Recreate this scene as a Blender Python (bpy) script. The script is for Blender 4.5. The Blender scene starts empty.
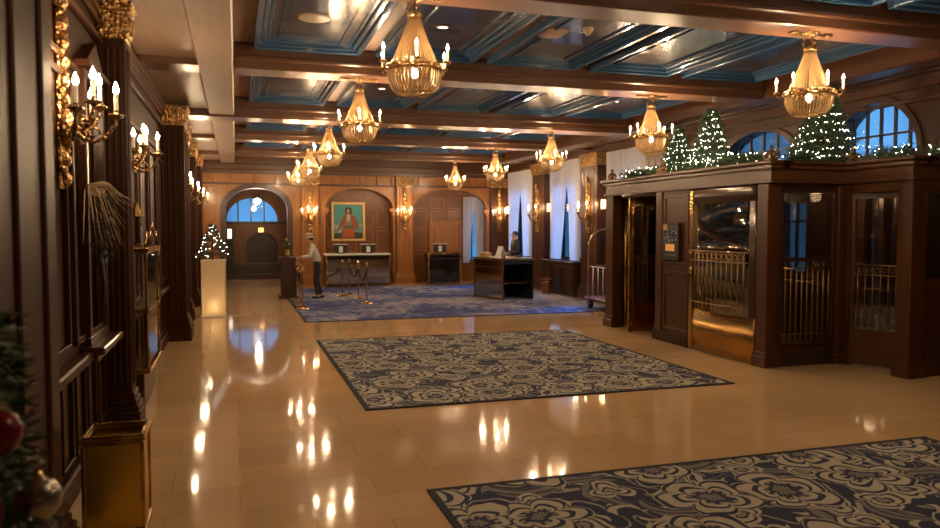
import bpy, math, random
from mathutils import Vector, Matrix
random.seed(7)
PI = math.pi
C = bpy.context.scene.collection
SC = bpy.context.scene

# ------------------------------------------------------------------ materials
def mat(name, col=(.5,.5,.5), rough=.5, metal=0., emit=None, estr=0., spec=.5, trans=0., alpha=1.):
    m = bpy.data.materials.new(name); m.use_nodes = True
    b = m.node_tree.nodes['Principled BSDF']
    b.inputs['Base Color'].default_value = (*col, 1)
    b.inputs['Roughness'].default_value = rough
    b.inputs['Metallic'].default_value = metal
    b.inputs['Specular IOR Level'].default_value = spec
    b.inputs['Transmission Weight'].default_value = trans
    b.inputs['Alpha'].default_value = alpha
    if emit:
        b.inputs['Emission Color'].default_value = (*emit, 1)
        b.inputs['Emission Strength'].default_value = estr
    return m
class NT:
    def __init__(s, m):
        s.t = m.node_tree; s.b = s.t.nodes['Principled BSDF']
    def n(s, typ, **kw):
        nd = s.t.nodes.new(typ)
        for k, v in kw.items():
            if k in nd.inputs: nd.inputs[k].default_value = v
            else: setattr(nd, k, v)
        return nd
    def l(s, a, b): s.t.links.new(a, b)
    def coord(s, scale=(1,1,1), rot=(0,0,0), kind='Object'):
        tc = s.n('ShaderNodeTexCoord'); mp = s.n('ShaderNodeMapping')
        mp.inputs['Scale'].default_value = scale; mp.inputs['Rotation'].default_value = rot
        s.l(tc.outputs[kind], mp.inputs['Vector']); return mp.outputs['Vector']
    def ramp(s, fac, stops, interp='LINEAR'):
        r = s.n('ShaderNodeValToRGB'); e = r.color_ramp.elements; r.color_ramp.interpolation = interp
        while len(e) < len(stops): e.new(.5)
        for i, (p, c) in enumerate(stops):
            e[i].position = p; e[i].color = (*c, 1) if len(c) == 3 else c
        s.l(fac, r.inputs['Fac']); return r.outputs['Color']
    def math(s, op, a, b=None, c=None, clamp=False):
        m = s.n('ShaderNodeMath'); m.operation = op; m.use_clamp = clamp
        for i, v in enumerate((a, b, c)):
            if v is None: continue
            if isinstance(v, (int, float)): m.inputs[i].default_value = v
            else: s.l(v, m.inputs[i])
        return m.outputs[0]
    def mix(s, fac, a, b):
        m = s.n('ShaderNodeMix'); m.data_type = 'RGBA'
        for sock, v in ((m.inputs[0], fac), (m.inputs[6], a), (m.inputs[7], b)):
            if isinstance(v, (int, float)): sock.default_value = v
            elif isinstance(v, tuple): sock.default_value = (*v, 1)
            else: s.l(v, sock)
        return m.outputs[2]
    def bump(s, h, strength=.3, dist=.01):
        bp = s.n('ShaderNodeBump'); bp.inputs['Strength'].default_value = strength; bp.inputs['Distance'].default_value = dist
        s.l(h, bp.inputs['Height']); s.l(bp.outputs['Normal'], s.b.inputs['Normal'])

def wood(name, c1, c2, rough=.3, scale=(9,9,.8), coat=.25):
    m = mat(name, c1, rough); t = NT(m)
    v = t.coord(scale)
    n1 = t.n('ShaderNodeTexNoise', Scale=2.2, Detail=6., Roughness=.6, Distortion=.8); t.l(v, n1.inputs['Vector'])
    n2 = t.n('ShaderNodeTexNoise', Scale=14., Detail=3.); t.l(v, n2.inputs['Vector'])
    f = t.math('MULTIPLY_ADD', n2.outputs['Fac'], .35, t.math('MULTIPLY', n1.outputs['Fac'], .75))
    t.l(t.ramp(f, [(.3, c2), (.7, c1)]), t.b.inputs['Base Color'])
    t.l(t.math('MULTIPLY_ADD', n1.outputs['Fac'], .18, rough-.09), t.b.inputs['Roughness'])
    t.b.inputs['Coat Weight'].default_value = coat; t.b.inputs['Coat Roughness'].default_value = .15
    t.bump(n2.outputs['Fac'], .012, .004)
    return m
M = {}
M['wood'] = wood('mahogany', (.085,.030,.009), (.033,.011,.004), .31, coat=.1)
M['wood_h'] = wood('mahogany_long', (.095,.034,.011), (.040,.014,.005), .31, (9,.8,9))
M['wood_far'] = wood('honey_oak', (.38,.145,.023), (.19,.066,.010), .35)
M['wood_mid'] = wood('umber_wood', (.055,.020,.008), (.024,.009,.004), .45, coat=.0)
M['wood_mid'].node_tree.nodes['Principled BSDF'].inputs['Specular IOR Level'].default_value = .10
M['wood_niche'] = wood('shaded_oak', (.20,.068,.014), (.10,.032,.007), .35)  # honey oak darkened in its colour to imitate shade in the arch recesses
M['wood_dark'] = wood('dark_walnut', (.05,.021,.010), (.022,.009,.005), .32)
M['beam'] = wood('beam_wood', (.155,.070,.035), (.07,.029,.015), .32, (.8,9,9), .25)
M['soffit'] = wood('soffit_wood', (.33,.22,.155), (.21,.135,.095), .55, (9,.8,9), .05)
M['blue'] = mat('blue_gloss_paint', (.030,.082,.170), .2); M['blue'].node_tree.nodes['Principled BSDF'].inputs['Coat Weight'].default_value = .6
def panelmat():
    m = mat('slate_gloss_panel', (.06,.058,.07), .22); t = NT(m)
    n = t.n('ShaderNodeTexNoise', Scale=3., Detail=3.); t.l(t.coord(), n.inputs['Vector'])
    t.l(t.ramp(n.outputs['Fac'], [(.35,(.030,.036,.056)),(.7,(.052,.055,.070))]), t.b.inputs['Base Color'])
    t.b.inputs['Coat Weight'].default_value = .3
    return m
M['panel'] = panelmat()
def carved(name, c1, c2, rough=.3, scale=30., metal=1.):
    m = mat(name, c1, rough, metal); t = NT(m)
    v = t.n('ShaderNodeTexVoronoi', Scale=scale); t.l(t.coord(), v.inputs['Vector'])
    n = t.n('ShaderNodeTexNoise', Scale=scale*.6, Detail=3.); t.l(t.coord(), n.inputs['Vector'])
    t.l(t.ramp(n.outputs['Fac'], [(.35,c2),(.6,c1)]), t.b.inputs['Base Color'])
    t.bump(v.outputs['Distance'], .8, .02)
    return m
M['gilt'] = carved('gilded_carving', (.72,.46,.20), (.22,.11,.04), .35, 34.)
M['bronze'] = carved('antique_bronze', (.36,.22,.10), (.12,.07,.03), .35, 40.)
M['brass'] = mat('polished_brass', (.75,.50,.20), .18, 1.)
M['brass_worn'] = carved('worn_brass', (.55,.34,.11), (.34,.19,.05), .26, 5.)
M['gold_bin'] = mat('brushed_gold_sheet', (.72,.47,.07), .22, .85)
M['bar'] = mat('dark_brass_bar', (.34,.21,.10), .36, 1.)
M['brass_plate'] = carved('brass_kick_plate', (.50,.29,.09), (.36,.19,.05), .24, 1.2)
M['steel'] = mat('brushed_steel', (.5,.45,.4), .3, 1.)
M['black'] = mat('black_plastic', (.012,.012,.014), .4)
M['white'] = mat('white_plastic', (.75,.72,.66), .45)
M['candle'] = mat('ivory_candle_sleeve', (.85,.72,.5), .5, emit=(1.,.7,.35), estr=.25)
M['bulb'] = mat('warm_flame_bulb', (1,.8,.5), .3, emit=(1.,.74,.42), estr=45.)
M['bulb_hot'] = mat('bright_flame_bulb', (1,.8,.5), .3, emit=(1.,.76,.48), estr=80.)
def beads(name, c):
    m = bpy.data.materials.new(name); m.use_nodes = True; t = m.node_tree; t.nodes.clear()
    o = t.nodes.new('ShaderNodeOutputMaterial'); a = t.nodes.new('ShaderNodeAddShader')
    mx = t.nodes.new('ShaderNodeMixShader'); mx.inputs[0].default_value = .3
    mt = t.nodes.new('ShaderNodeMixShader'); mt.inputs[0].default_value = .45
    d = t.nodes.new('ShaderNodeBsdfDiffuse'); tr = t.nodes.new('ShaderNodeBsdfTranslucent'); g = t.nodes.new('ShaderNodeBsdfGlossy'); tp = t.nodes.new('ShaderNodeBsdfTransparent')
    for n in (d, tr): n.inputs['Color'].default_value = (*c, 1)
    g.inputs['Roughness'].default_value = .15; g.inputs['Color'].default_value = (.9,.75,.55,1)
    mt.inputs[0].default_value = .6
    t.links.new(d.outputs[0], mt.inputs[1]); t.links.new(tr.outputs[0], mt.inputs[2])
    t.links.new(mt.outputs[0], mx.inputs[1]); t.links.new(g.outputs[0], mx.inputs[2])
    m2 = t.nodes.new('ShaderNodeMixShader'); m2.inputs[0].default_value = .22
    t.links.new(mx.outputs[0], m2.inputs[1]); t.links.new(tp.outputs[0], m2.inputs[2]); t.links.new(m2.outputs[0], o.inputs[0])
    t.nodes.remove(a)
    return m
M['beads'] = beads('amber_crystal_beads', (.66,.43,.20))
def glassmat(name, tint=(.8,.8,.8), refl=.12):
    m = bpy.data.materials.new(name); m.use_nodes = True; t = m.node_tree; t.nodes.clear()
    o = t.nodes.new('ShaderNodeOutputMaterial'); mx = t.nodes.new('ShaderNodeMixShader')
    tp = t.nodes.new('ShaderNodeBsdfTransparent'); tp.inputs[0].default_value = (*tint, 1)
    g = t.nodes.new('ShaderNodeBsdfGlossy'); g.inputs['Roughness'].default_value = .02
    lw = t.nodes.new('ShaderNodeLayerWeight'); lw.inputs[0].default_value = .25
    ma = t.nodes.new('ShaderNodeMath'); ma.operation = 'MULTIPLY_ADD'; ma.inputs[1].default_value = .8; ma.inputs[2].default_value = refl
    t.links.new(lw.outputs['Fresnel'], ma.inputs[0]); t.links.new(ma.outputs[0], mx.inputs[0])
    t.links.new(tp.outputs[0], mx.inputs[1]); t.links.new(g.outputs[0], mx.inputs[2]); t.links.new(mx.outputs[0], o.inputs[0])
    return m
M['glass'] = glassmat('door_glass', (.75,.72,.68), .18)
M['win_glass'] = glassmat('window_glass', (.75,.8,.86), .05)
M['mirror'] = mat('aged_mirror', (.32,.25,.18), .06, 1.)
M['smoked'] = mat('smoked_mirror_glass', (.10,.085,.07), .08, .9)
M['desk_mirror'] = mat('tinted_mirror_panel', (.55,.47,.38), .09, 1.)
M['screen'] = mat('screen_glass', (.02,.02,.025), .1)
M['rubber'] = mat('black_rubber', (.01,.01,.01), .7)
M['marble'] = mat('dark_marble', (.035,.022,.014), .12)
M['can'] = mat('downlight_lens', (1,.9,.7), .3, emit=(1.,.72,.42), estr=10.)
M['plate'] = mat('painted_speaker_plate', (.45,.34,.24), .4)
def floormat():
    m = mat('polished_limestone_tiles', (.5,.3,.15), .12); t = NT(m)
    v = t.coord((1,1,1), (0,0,0))
    b = t.n('ShaderNodeTexBrick'); b.offset = .5
    b.inputs['Scale'].default_value = 1.; b.inputs['Brick Width'].default_value = .92; b.inputs['Row Height'].default_value = .46
    b.inputs['Mortar Size'].default_value = .003; b.inputs['Mortar Smooth'].default_value = .3
    b.inputs['Color1'].default_value = (.68,.46,.25,1); b.inputs['Color2'].default_value = (.60,.39,.205,1); b.inputs['Mortar'].default_value = (.33,.20,.105,1)
    t.l(v, b.inputs['Vector'])
    n = t.n('ShaderNodeTexNoise', Scale=3.5, Detail=6., Roughness=.65); t.l(v, n.inputs['Vector'])
    c = t.mix(t.math('MULTIPLY', n.outputs['Fac'], .5), b.outputs['Color'], (.45,.275,.14))
    t.l(c, t.b.inputs['Base Color'])
    t.l(t.math('MULTIPLY_ADD', n.outputs['Fac'], .06, .03), t.b.inputs['Roughness'])
    w = t.n('ShaderNodeTexNoise', Scale=2.2, Detail=2.); t.l(v, w.inputs['Vector'])
    t.bump(t.math('ADD', t.math('MULTIPLY', b.outputs['Fac'], -.15), w.outputs['Fac']), .025, .02)
    return m
M['floor'] = floormat()
def rugmat(name, scale, navy, cream, mid, light=.5):
    m = mat(name, navy, .95); t = NT(m)
    base = t.coord((1,1,1))
    # gentle warp so the motifs look hand drawn
    nz = t.n('ShaderNodeTexNoise', Scale=scale*1.6, Detail=2.); t.l(base, nz.inputs['Vector'])
    vm = t.n('ShaderNodeVectorMath'); vm.operation = 'MULTIPLY_ADD'
    vm.inputs[1].default_value = (.42/scale,)*3; t.l(nz.outputs['Color'], vm.inputs[0]); t.l(base, vm.inputs[2])
    P = vm.outputs[0]
    def cell(sc, seed, rnd=.7):
        vo = t.n('ShaderNodeTexVoronoi', Scale=sc, Randomness=rnd); vo.voronoi_dimensions = '2D'
        off = t.n('ShaderNodeVectorMath'); off.operation = 'ADD'; off.inputs[1].default_value = (seed, seed*1.7, 0)
        t.l(P, off.inputs[0]); t.l(off.outputs[0], vo.inputs['Vector'])
        d = t.n('ShaderNodeVectorMath'); d.operation = 'SUBTRACT'; t.l(off.outputs[0], d.inputs[0]); t.l(vo.outputs['Position'], d.inputs[1])
        sx = t.n('ShaderNodeSeparateXYZ'); t.l(d.outputs[0], sx.inputs[0]); sc_ = t.n('ShaderNodeSeparateColor'); t.l(vo.outputs['Color'], sc_.inputs[0])
        return sx.outputs[0], sx.outputs[1], vo.outputs['Distance'], sc_.outputs[0]
    inv = lambda a: t.math('SUBTRACT', 1., a)
    def flower(sc, seed, petals, R, freq):
        x, y, d, k = cell(sc, seed)
        a = t.math('ADD', t.math('ARCTAN2', y, x), t.math('MULTIPLY', k, 6.28))
        lob = t.math('POWER', t.math('ABSOLUTE', t.math('COSINE', t.math('MULTIPLY', a, petals/2))), .5)
        q = t.math('DIVIDE', d, t.math('MULTIPLY_ADD', lob, R*.45, R*.55))
        ins = t.math('LESS_THAN', q, 1.)
        lin = t.math('GREATER_THAN', t.math('SINE', t.math('MULTIPLY', q, freq)), -.5)
        heart = t.math('LESS_THAN', q, .40)
        hat = t.math('GREATER_THAN', t.math('SINE', t.math('MULTIPLY', a, 14.)), -.2)
        lin = t.math('MULTIPLY', lin, t.math('MAXIMUM', inv(heart), hat))
        return ins, t.math('MULTIPLY', ins, lin), heart
    def leaf(sc, seed, R, bite, freq):
        x, y, d, k = cell(sc, seed, .9)
        th = t.math('MULTIPLY', k, 25.); co = t.math('COSINE', th); si = t.math('SINE', th)
        px_ = t.math('SUBTRACT', x, t.math('MULTIPLY', co, bite/sc)); py_ = t.math('SUBTRACT', y, t.math('MULTIPLY', si, bite/sc))
        d2 = t.math('MULTIPLY', t.math('SQRT', t.math('ADD', t.math('MULTIPLY', px_, px_), t.math('MULTIPLY', py_, py_))), sc)
        ins = t.math('MULTIPLY', t.math('LESS_THAN', d, R), t.math('GREATER_THAN', d2, R*.82))
        lin = t.math('GREATER_THAN', t.math('SINE', t.math('MULTIPLY', d2, freq)), -.55)
        return ins, t.math('MULTIPLY', ins, lin)
    i1, f1, h1 = flower(scale, 0., 5, .47, 19.)
    i2, f2, h2 = flower(scale*1.45, 4.2, 3, .33, 15.)
    i3, f3 = leaf(scale*1.5, 9.3, .46, .26, 42.)
    i4, f4 = leaf(scale*2.7, 2.9, .44, .22, 30.)
    vn = t.n('ShaderNodeTexNoise', Scale=scale*1.0, Detail=.4, Distortion=1.6); t.l(P, vn.inputs['Vector'])
    w = t.math('ABSOLUTE', t.math('SUBTRACT', t.math('FRACT', t.math('MULTIPLY', vn.outputs['Fac'], 6.)), .5))
    vine = t.math('LESS_THAN', w, .05)
    c = t.mix(t.math('MULTIPLY', vine, .75), navy, cream)
    c = t.mix(t.math('MAXIMUM', i4, 0.), c, navy); c = t.mix(f4, c, cream)
    c = t.mix(i3, c, navy); c = t.mix(f3, c, mid)
    c = t.mix(i2, c, navy); c = t.mix(f2, c, cream)
    c = t.mix(i1, c, navy); c = t.mix(f1, c, cream); c = t.mix(t.math('MULTIPLY', t.math('MULTIPLY', h1, f1), .6), c, mid)
    pile = t.n('ShaderNodeTexNoise', Scale=160., Detail=2.); t.l(base, pile.inputs['Vector'])
    c = t.mix(t.math('MULTIPLY', pile.outputs['Fac'], .45), c, navy)
    t.l(c, t.b.inputs['Base Color']); t.bump(pile.outputs['Fac'], .3, .004)
    return m
M['rug'] = rugmat('navy_floral_wool', 1.3, (.012,.020,.058), (.52,.46,.35), (.20,.18,.165))
M['rug_edge'] = mat('navy_wool_border', (.012,.014,.026), .95)
def carpetmat():
    m = mat('blue_damask_wool', (.05,.08,.25), .95); t = NT(m); v = t.coord((1,1,1))
    n = t.n('ShaderNodeTexNoise', Scale=2.6, Detail=8., Roughness=.72, Distortion=1.6); t.l(v, n.inputs['Vector'])
    n2 = t.n('ShaderNodeTexNoise', Scale=.45, Detail=2.); t.l(v, n2.inputs['Vector'])
    f = t.math('MULTIPLY_ADD', n2.outputs['Fac'], .55, t.math('MULTIPLY', n.outputs['Fac'], .8))
    t.l(t.ramp(f, [(.54,(.016,.032,.14)),(.65,(.035,.06,.22)),(.71,(.25,.24,.31)),(.86,(.36,.33,.36))]), t.b.inputs['Base Color'])
    p = t.n('ShaderNodeTexNoise', Scale=140.); t.l(v, p.inputs['Vector']); t.bump(p.outputs['Fac'], .3, .004)
    return m
M['carpet'] = carpetmat()
def curtainmat():
    m = bpy.data.materials.new('sheer_linen'); m.use_nodes = True; t = m.node_tree; t.nodes.clear()
    o = t.nodes.new('ShaderNodeOutputMaterial'); mx = t.nodes.new('ShaderNodeMixShader'); mx.inputs[0].default_value = .45
    d = t.nodes.new('ShaderNodeBsdfDiffuse'); tr = t.nodes.new('ShaderNodeBsdfTranslucent')
    for n in (d, tr): n.inputs['Color'].default_value = (.80,.76,.75,1)
    t.links.new(d.outputs[0], mx.inputs[1]); t.links.new(tr.outputs[0], mx.inputs[2]); t.links.new(mx.outputs[0], o.inputs[0])
    return m
M['curtain'] = curtainmat()
M['needle'] = mat('fir_needles', (.045,.085,.035), .6)
M['frost_needle'] = mat('frosted_needles', (.06,.065,.04), .9)
M['fairy'] = mat('fairy_light_bulb', (1,.9,.75), .3, emit=(1.,.90,.70), estr=26.)
M['wire'] = mat('green_wire', (.01,.02,.01), .6)
M['bark'] = mat('brown_bark', (.06,.035,.02), .8)
M['dry'] = mat('dried_grass', (.42,.30,.18), .8)
M['ribbon'] = mat('black_ribbon', (.01,.01,.012), .5)
M['red'] = mat('red_lacquer_bauble', (.12,.002,.003), .12)
M['clear'] = mat('silvered_glass_bauble', (.38,.34,.30), .12, .85)
M['wine_velvet'] = mat('wine_velvet', (.10,.006,.01), .8)
M['rope'] = mat('navy_velvet_rope', (.012,.012,.025), .8)
M['skin'] = mat('skin', (.55,.30,.20), .5)
M['hair'] = mat('dark_hair', (.03,.015,.01), .5)
M['hat'] = mat('felt_hat', (.34,.26,.18), .8)
M['jacket'] = mat('pale_grey_jacket', (.50,.45,.38), .8)
M['cloth_black'] = mat('black_cloth', (.012,.013,.018), .8)
M['uniform'] = mat('charcoal_uniform', (.02,.024,.032), .7)
M['shoe'] = mat('black_leather', (.015,.012,.01), .3)
M['sole'] = mat('white_sneaker', (.5,.5,.5), .5)
def pedmat():
    m = bpy.data.materials.new('frosted_acrylic'); m.use_nodes = True; t = m.node_tree; t.nodes.clear()
    o = t.nodes.new('ShaderNodeOutputMaterial'); mx = t.nodes.new('ShaderNodeMixShader'); mx.inputs[0].default_value = .6
    d = t.nodes.new('ShaderNodeBsdfDiffuse'); tr = t.nodes.new('ShaderNodeBsdfTranslucent')
    for n in (d, tr): n.inputs['Color'].default_value = (.85,.76,.6,1)
    t.links.new(d.outputs[0], mx.inputs[1]); t.links.new(tr.outputs[0], mx.inputs[2]); t.links.new(mx.outputs[0], o.inputs[0])
    return m
M['acrylic'] = pedmat()
M['shade'] = mat('frosted_lamp_shade',(.9,.7,.4),.5,emit=(1,.58,.24),estr=7)
M['amber_sign'] = mat('lit_sign', (1,.6,.2), .4, emit=(1.,.5,.15), estr=1.6)
M['white_sign'] = mat('white_lit_panel', (1,.9,.8), .4, emit=(1.,.85,.7), estr=1.3)

# ------------------------------------------------------------------ mesh builder
class MB:
    def __init__(s): s.v = []; s.f = []; s.sm = []
    def add(s, vs, fs, smooth=False, T=None):
        k = len(s.v)
        s.v += [tuple(T @ Vector(p)) if T is not None else tuple(p) for p in vs]
        s.f += [tuple(i+k for i in f) for f in fs]; s.sm += [smooth]*len(fs); return s
    def box(s, x0, x1, y0, y1, z0, z1, T=None, bev=0.):
        if bev <= 0 or min(abs(x1-x0), abs(y1-y0), abs(z1-z0)) < 2.2*bev:
            v = [(x,y,z) for z in (z0,z1) for y in (y0,y1) for x in (x0,x1)]
            return s.add(v, [(0,2,3,1),(4,5,7,6),(0,1,5,4),(2,6,7,3),(0,4,6,2),(1,3,7,5)], False, T)
        b = bev; v = []; idx = {}
        X, Y, Z = (x0,x1), (y0,y1), (z0,z1)
        for i in (0,1):
            for j in (0,1):
                for k in (0,1):
                    sx, sy, sz = (b if i==0 else -b), (b if j==0 else -b), (b if k==0 else -b)
                    for ax in range(3):
                        p = [X[i]+sx, Y[j]+sy, Z[k]+sz]; p[ax] = (X[i],Y[j],Z[k])[ax]
                        idx[(i,j,k,ax)] = len(v); v.append(tuple(p))
        f = []
        for ax in range(3):
            o = [a for a in range(3) if a != ax]
            for side in (0,1):
                q = []
                for (a,c) in ((0,0),(1,0),(1,1),(0,1)):
                    t = [0,0,0]; t[ax]=side; t[o[0]]=a; t[o[1]]=c; q.append(idx[(*t,ax)])
                f.append(tuple(q))
        for ax in range(3):
            o = [a for a in range(3) if a != ax]
            for a in (0,1):
                for c in (0,1):
                    t0=[0,0,0]; t1=[0,0,0]; t0[ax]=0; t1[ax]=1
                    for t in (t0,t1): t[o[0]]=a; t[o[1]]=c
                    f.append((idx[(*t0,o[0])], idx[(*t0,o[1])], idx[(*t1,o[1])], idx[(*t1,o[0])]))
        for i in (0,1):
            for j in (0,1):
                for k in (0,1): f.append(tuple(idx[(i,j,k,a)] for a in range(3)))
        return s.add(v, f, False, T)
    def lathe(s, prof, n=16, T=None, smooth=True, a0=0, a1=2*PI, cap=True):
        full = abs(a1-a0-2*PI) < 1e-6; m = n if full else n+1
        v = [(r*math.cos(a0+(a1-a0)*i/n), r*math.sin(a0+(a1-a0)*i/n), z) for (r,z) in prof for i in range(m)]
        f = []
        for j in range(len(prof)-1):
            for i in range(n):
                i2 = (i+1)%m if full else i+1
                f.append((j*m+i, j*m+i2, (j+1)*m+i2, (j+1)*m+i))
        s.add(v, f, smooth, T)
        if full and cap:
            for j in (0, len(prof)-1):
                if prof[j][0] > 1e-4: s.add([v[j*m+i] for i in range(m)], [tuple(range(m))], False, T)
        return s
    def tube(s, pts, r, n=6, T=None, smooth=True, cap=True):
        pts = [Vector(p) for p in pts]; rs = r if isinstance(r, (list,tuple)) else [r]*len(pts)
        v = []; up = None
        for i, p in enumerate(pts):
            d = (pts[min(i+1,len(pts)-1)] - pts[max(i-1,0)])
            d = d.normalized() if d.length > 1e-9 else Vector((0,0,1))
            if up is None:
                up = Vector((0,0,1)) if abs(d.z) < .9 else Vector((1,0,0))
            a = d.cross(up)
            if a.length < 1e-5: a = d.orthogonal()
            a.normalize(); b = a.cross(d).normalized(); up = b
            for k in range(n):
                t = 2*PI*k/n; v.append(tuple(p + (a*math.cos(t)+b*math.sin(t))*rs[i]))
        f = [(j*n+k, j*n+(k+1)%n, (j+1)*n+(k+1)%n, (j+1)*n+k) for j in range(len(pts)-1) for k in range(n)]
        if cap: f += [tuple(range(n)), tuple((len(pts)-1)*n+k for k in range(n))]
        return s.add(v, f, smooth, T)
    def ball(s, c, r, n=10, m=6, T=None, sc=(1,1,1)):
        v = [(0,0,-1)]; 
        for j in range(1, m):
            ph = -PI/2 + PI*j/m
            v += [(math.cos(ph)*math.cos(2*PI*i/n), math.cos(ph)*math.sin(2*PI*i/n), math.sin(ph)) for i in range(n)]
        v.append((0,0,1)); L = len(v)-1
        f = [(0, 1+(i+1)%n, 1+i) for i in range(n)]
        for j in range(m-2):
            f += [(1+j*n+i, 1+j*n+(i+1)%n, 1+(j+1)*n+(i+1)%n, 1+(j+1)*n+i) for i in range(n)]
        f += [(L, 1+(m-2)*n+i, 1+(m-2)*n+(i+1)%n) for i in range(n)]
        return s.add([(c[0]+p[0]*r*sc[0], c[1]+p[1]*r*sc[1], c[2]+p[2]*r*sc[2]) for p in v], f, True, T)
    def prism(s, poly, axis, a0, a1, T=None, smooth=False):
        # poly: 2D points in the plane of the two other axes (order x,y,z without axis)
        def P(p, a):
            q = list(p); q.insert('xyz'.index(axis), a); return tuple(q)
        n = len(poly); v = [P(p,a0) for p in poly] + [P(p,a1) for p in poly]
        s.add(v, [(i,(i+1)%n,(i+1)%n+n,i+n) for i in range(n)], smooth, T)
        s.add(v, [tuple(range(n)), tuple(range(n,2*n))], False, T)
        return s
    def build(s, name, m, parent=None, loc=None):
        me = bpy.data.meshes.new(name); me.from_pydata(s.v, [], s.f)
        me.polygons.foreach_set('use_smooth', s.sm); me.materials.append(m if not isinstance(m, str) else M[m])
        import bmesh
        bm = bmesh.new(); bm.from_mesh(me); bmesh.ops.recalc_face_normals(bm, faces=bm.faces); bm.to_mesh(me); bm.free()
        me.update()
        o = bpy.data.objects.new(name, me); C.objects.link(o)
        if parent: o.parent = parent
        if loc: o.location = loc
        return o
def setp(o, label=None, cat=None, group=None, kind=None):
    if label: o['label'] = label
    if cat: o['category'] = cat
    if group: o['group'] = group
    if kind: o['kind'] = kind
    return o
def thing(name, label, cat, loc=(0,0,0), rz=0., group=None):
    o = bpy.data.objects.new(name, None); C.objects.link(o); o.location = loc; o.rotation_euler = (0,0,rz); o.empty_display_size = .1
    return setp(o, label, cat, group)
def struct(mb, name, m, parent=None):
    o = mb.build(name, m, parent)
    if not parent: o['kind'] = 'structure'
    return o
def copy_tree(o, parent=None):
    c = o.copy(); C.objects.link(c)
    if parent: c.parent = parent; c.matrix_parent_inverse = o.matrix_parent_inverse.copy()
    for ch in [x for x in bpy.data.objects if x.parent == o]: copy_tree(ch, c)
    return c
def place(proto, first, loc, rz, label, group):
    o = proto if first else copy_tree(proto)
    o.location = loc; o.rotation_euler = (0,0,rz); o['label'] = label; o['group'] = group
    return o
def lamp(name, loc, power, col=(1,.69,.40), r=.05, parent=None):
    L = bpy.data.lights.new(name, 'POINT'); L.energy = power; L.color = col; L.shadow_soft_size = r
    o = bpy.data.objects.new(name, L); C.objects.link(o); o.location = loc
    if parent: o.parent = parent
    return o
trim_n = [0]
def trim():
    trim_n[0] += 1; return 'trim_%d' % trim_n[0]

# ------------------------------------------------------------------ constants of the room
XL, XR, YF, YB = -1.12, 8.9, 24.4, -2.5
ZB, ZC = 3.8, 4.12           # underside of beams, coffer slab
BEAMS = [(-1.45,-1.0),(2.3,2.75),(6.1,6.5),(9.74,10.2),(13.8,14.4),(17.6,18.05),(21.4,21.8)]

def wall(axis, c, t, a0, a1, H, ops, z0=0.):
    """wall in the plane axis=c, thickness t (towards +), along the other horizontal axis a0..a1;
       ops = (b0, b1, zlow, zspring, rise): rectangular opening with an elliptic head"""
    mb = MB(); cuts = {a0, a1}
    for (b0,b1,zl,zs,ri) in ops:
        n = 20 if ri > 0 else 1
        for i in range(n+1): cuts.add(b0+(b1-b0)*(.5-.5*math.cos(PI*i/n)) if n > 1 else (b0,b1)[i])
    cuts = sorted(cuts)
    def top(o, a):
        b0,b1,zl,zs,ri = o; h = (b1-b0)/2; u = max(0., 1-((a-(b0+b1)/2)/h)**2); return zs + ri*math.sqrt(u)
    def P(a, w, z): return (c+w, a, z) if axis == 'x' else (a, c+w, z)
    def q(a,b,cc,d): mb.add([a,b,cc,d], [(0,1,2,3)])
    for i in range(len(cuts)-1):
        p, r = cuts[i], cuts[i+1]
        if r-p < 1e-6: continue
        m = (p+r)/2
        act = sorted([o for o in ops if o[0] < m < o[1]], key=lambda o: o[2])
        lo = (z0, z0); spans = []
        for o in act:
            if o[2] > lo[0]+1e-6: spans.append((lo, (o[2],o[2])))
            lo = (top(o,p), top(o,r))
            q(P(p,0,lo[0]), P(r,0,lo[1]), P(r,t,lo[1]), P(p,t,lo[0]))
            if o[2] > z0+1e-6: q(P(p,0,o[2]), P(r,0,o[2]), P(r,t,o[2]), P(p,t,o[2]))
        spans.append((lo, (H,H)))
        for (l, h) in spans:
            for w in (0, t): q(P(p,w,l[0]), P(r,w,l[1]), P(r,w,h[1]), P(p,w,h[0]))
        q(P(p,0,H), P(r,0,H), P(r,t,H), P(p,t,H))
    for (b0,b1,zl,zs,ri) in ops:
        for b in (b0,b1): q(P(b,0,zl), P(b,t,zl), P(b,t,zs), P(b,0,zs))
    for a in (a0,a1): q(P(a,0,z0), P(a,t,z0), P(a,t,H), P(a,0,H))
    return mb
def frame(mb, axis, c, d, a0, a1, z0, z1, w):
    """rectangular moulding frame standing d proud of plane axis=c"""
    def B(p0,p1,q0,q1):
        lo, hi = min(c,c+d), max(c,c+d)
        if axis == 'x': mb.box(lo,hi,p0,p1,q0,q1,bev=.006)
        else: mb.box(p0,p1,lo,hi,q0,q1,bev=.006)
    B(a0,a1,z0,z0+w); B(a0,a1,z1-w,z1); B(a0,a0+w,z0+w,z1-w); B(a1-w,a1,z0+w,z1-w)

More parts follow.
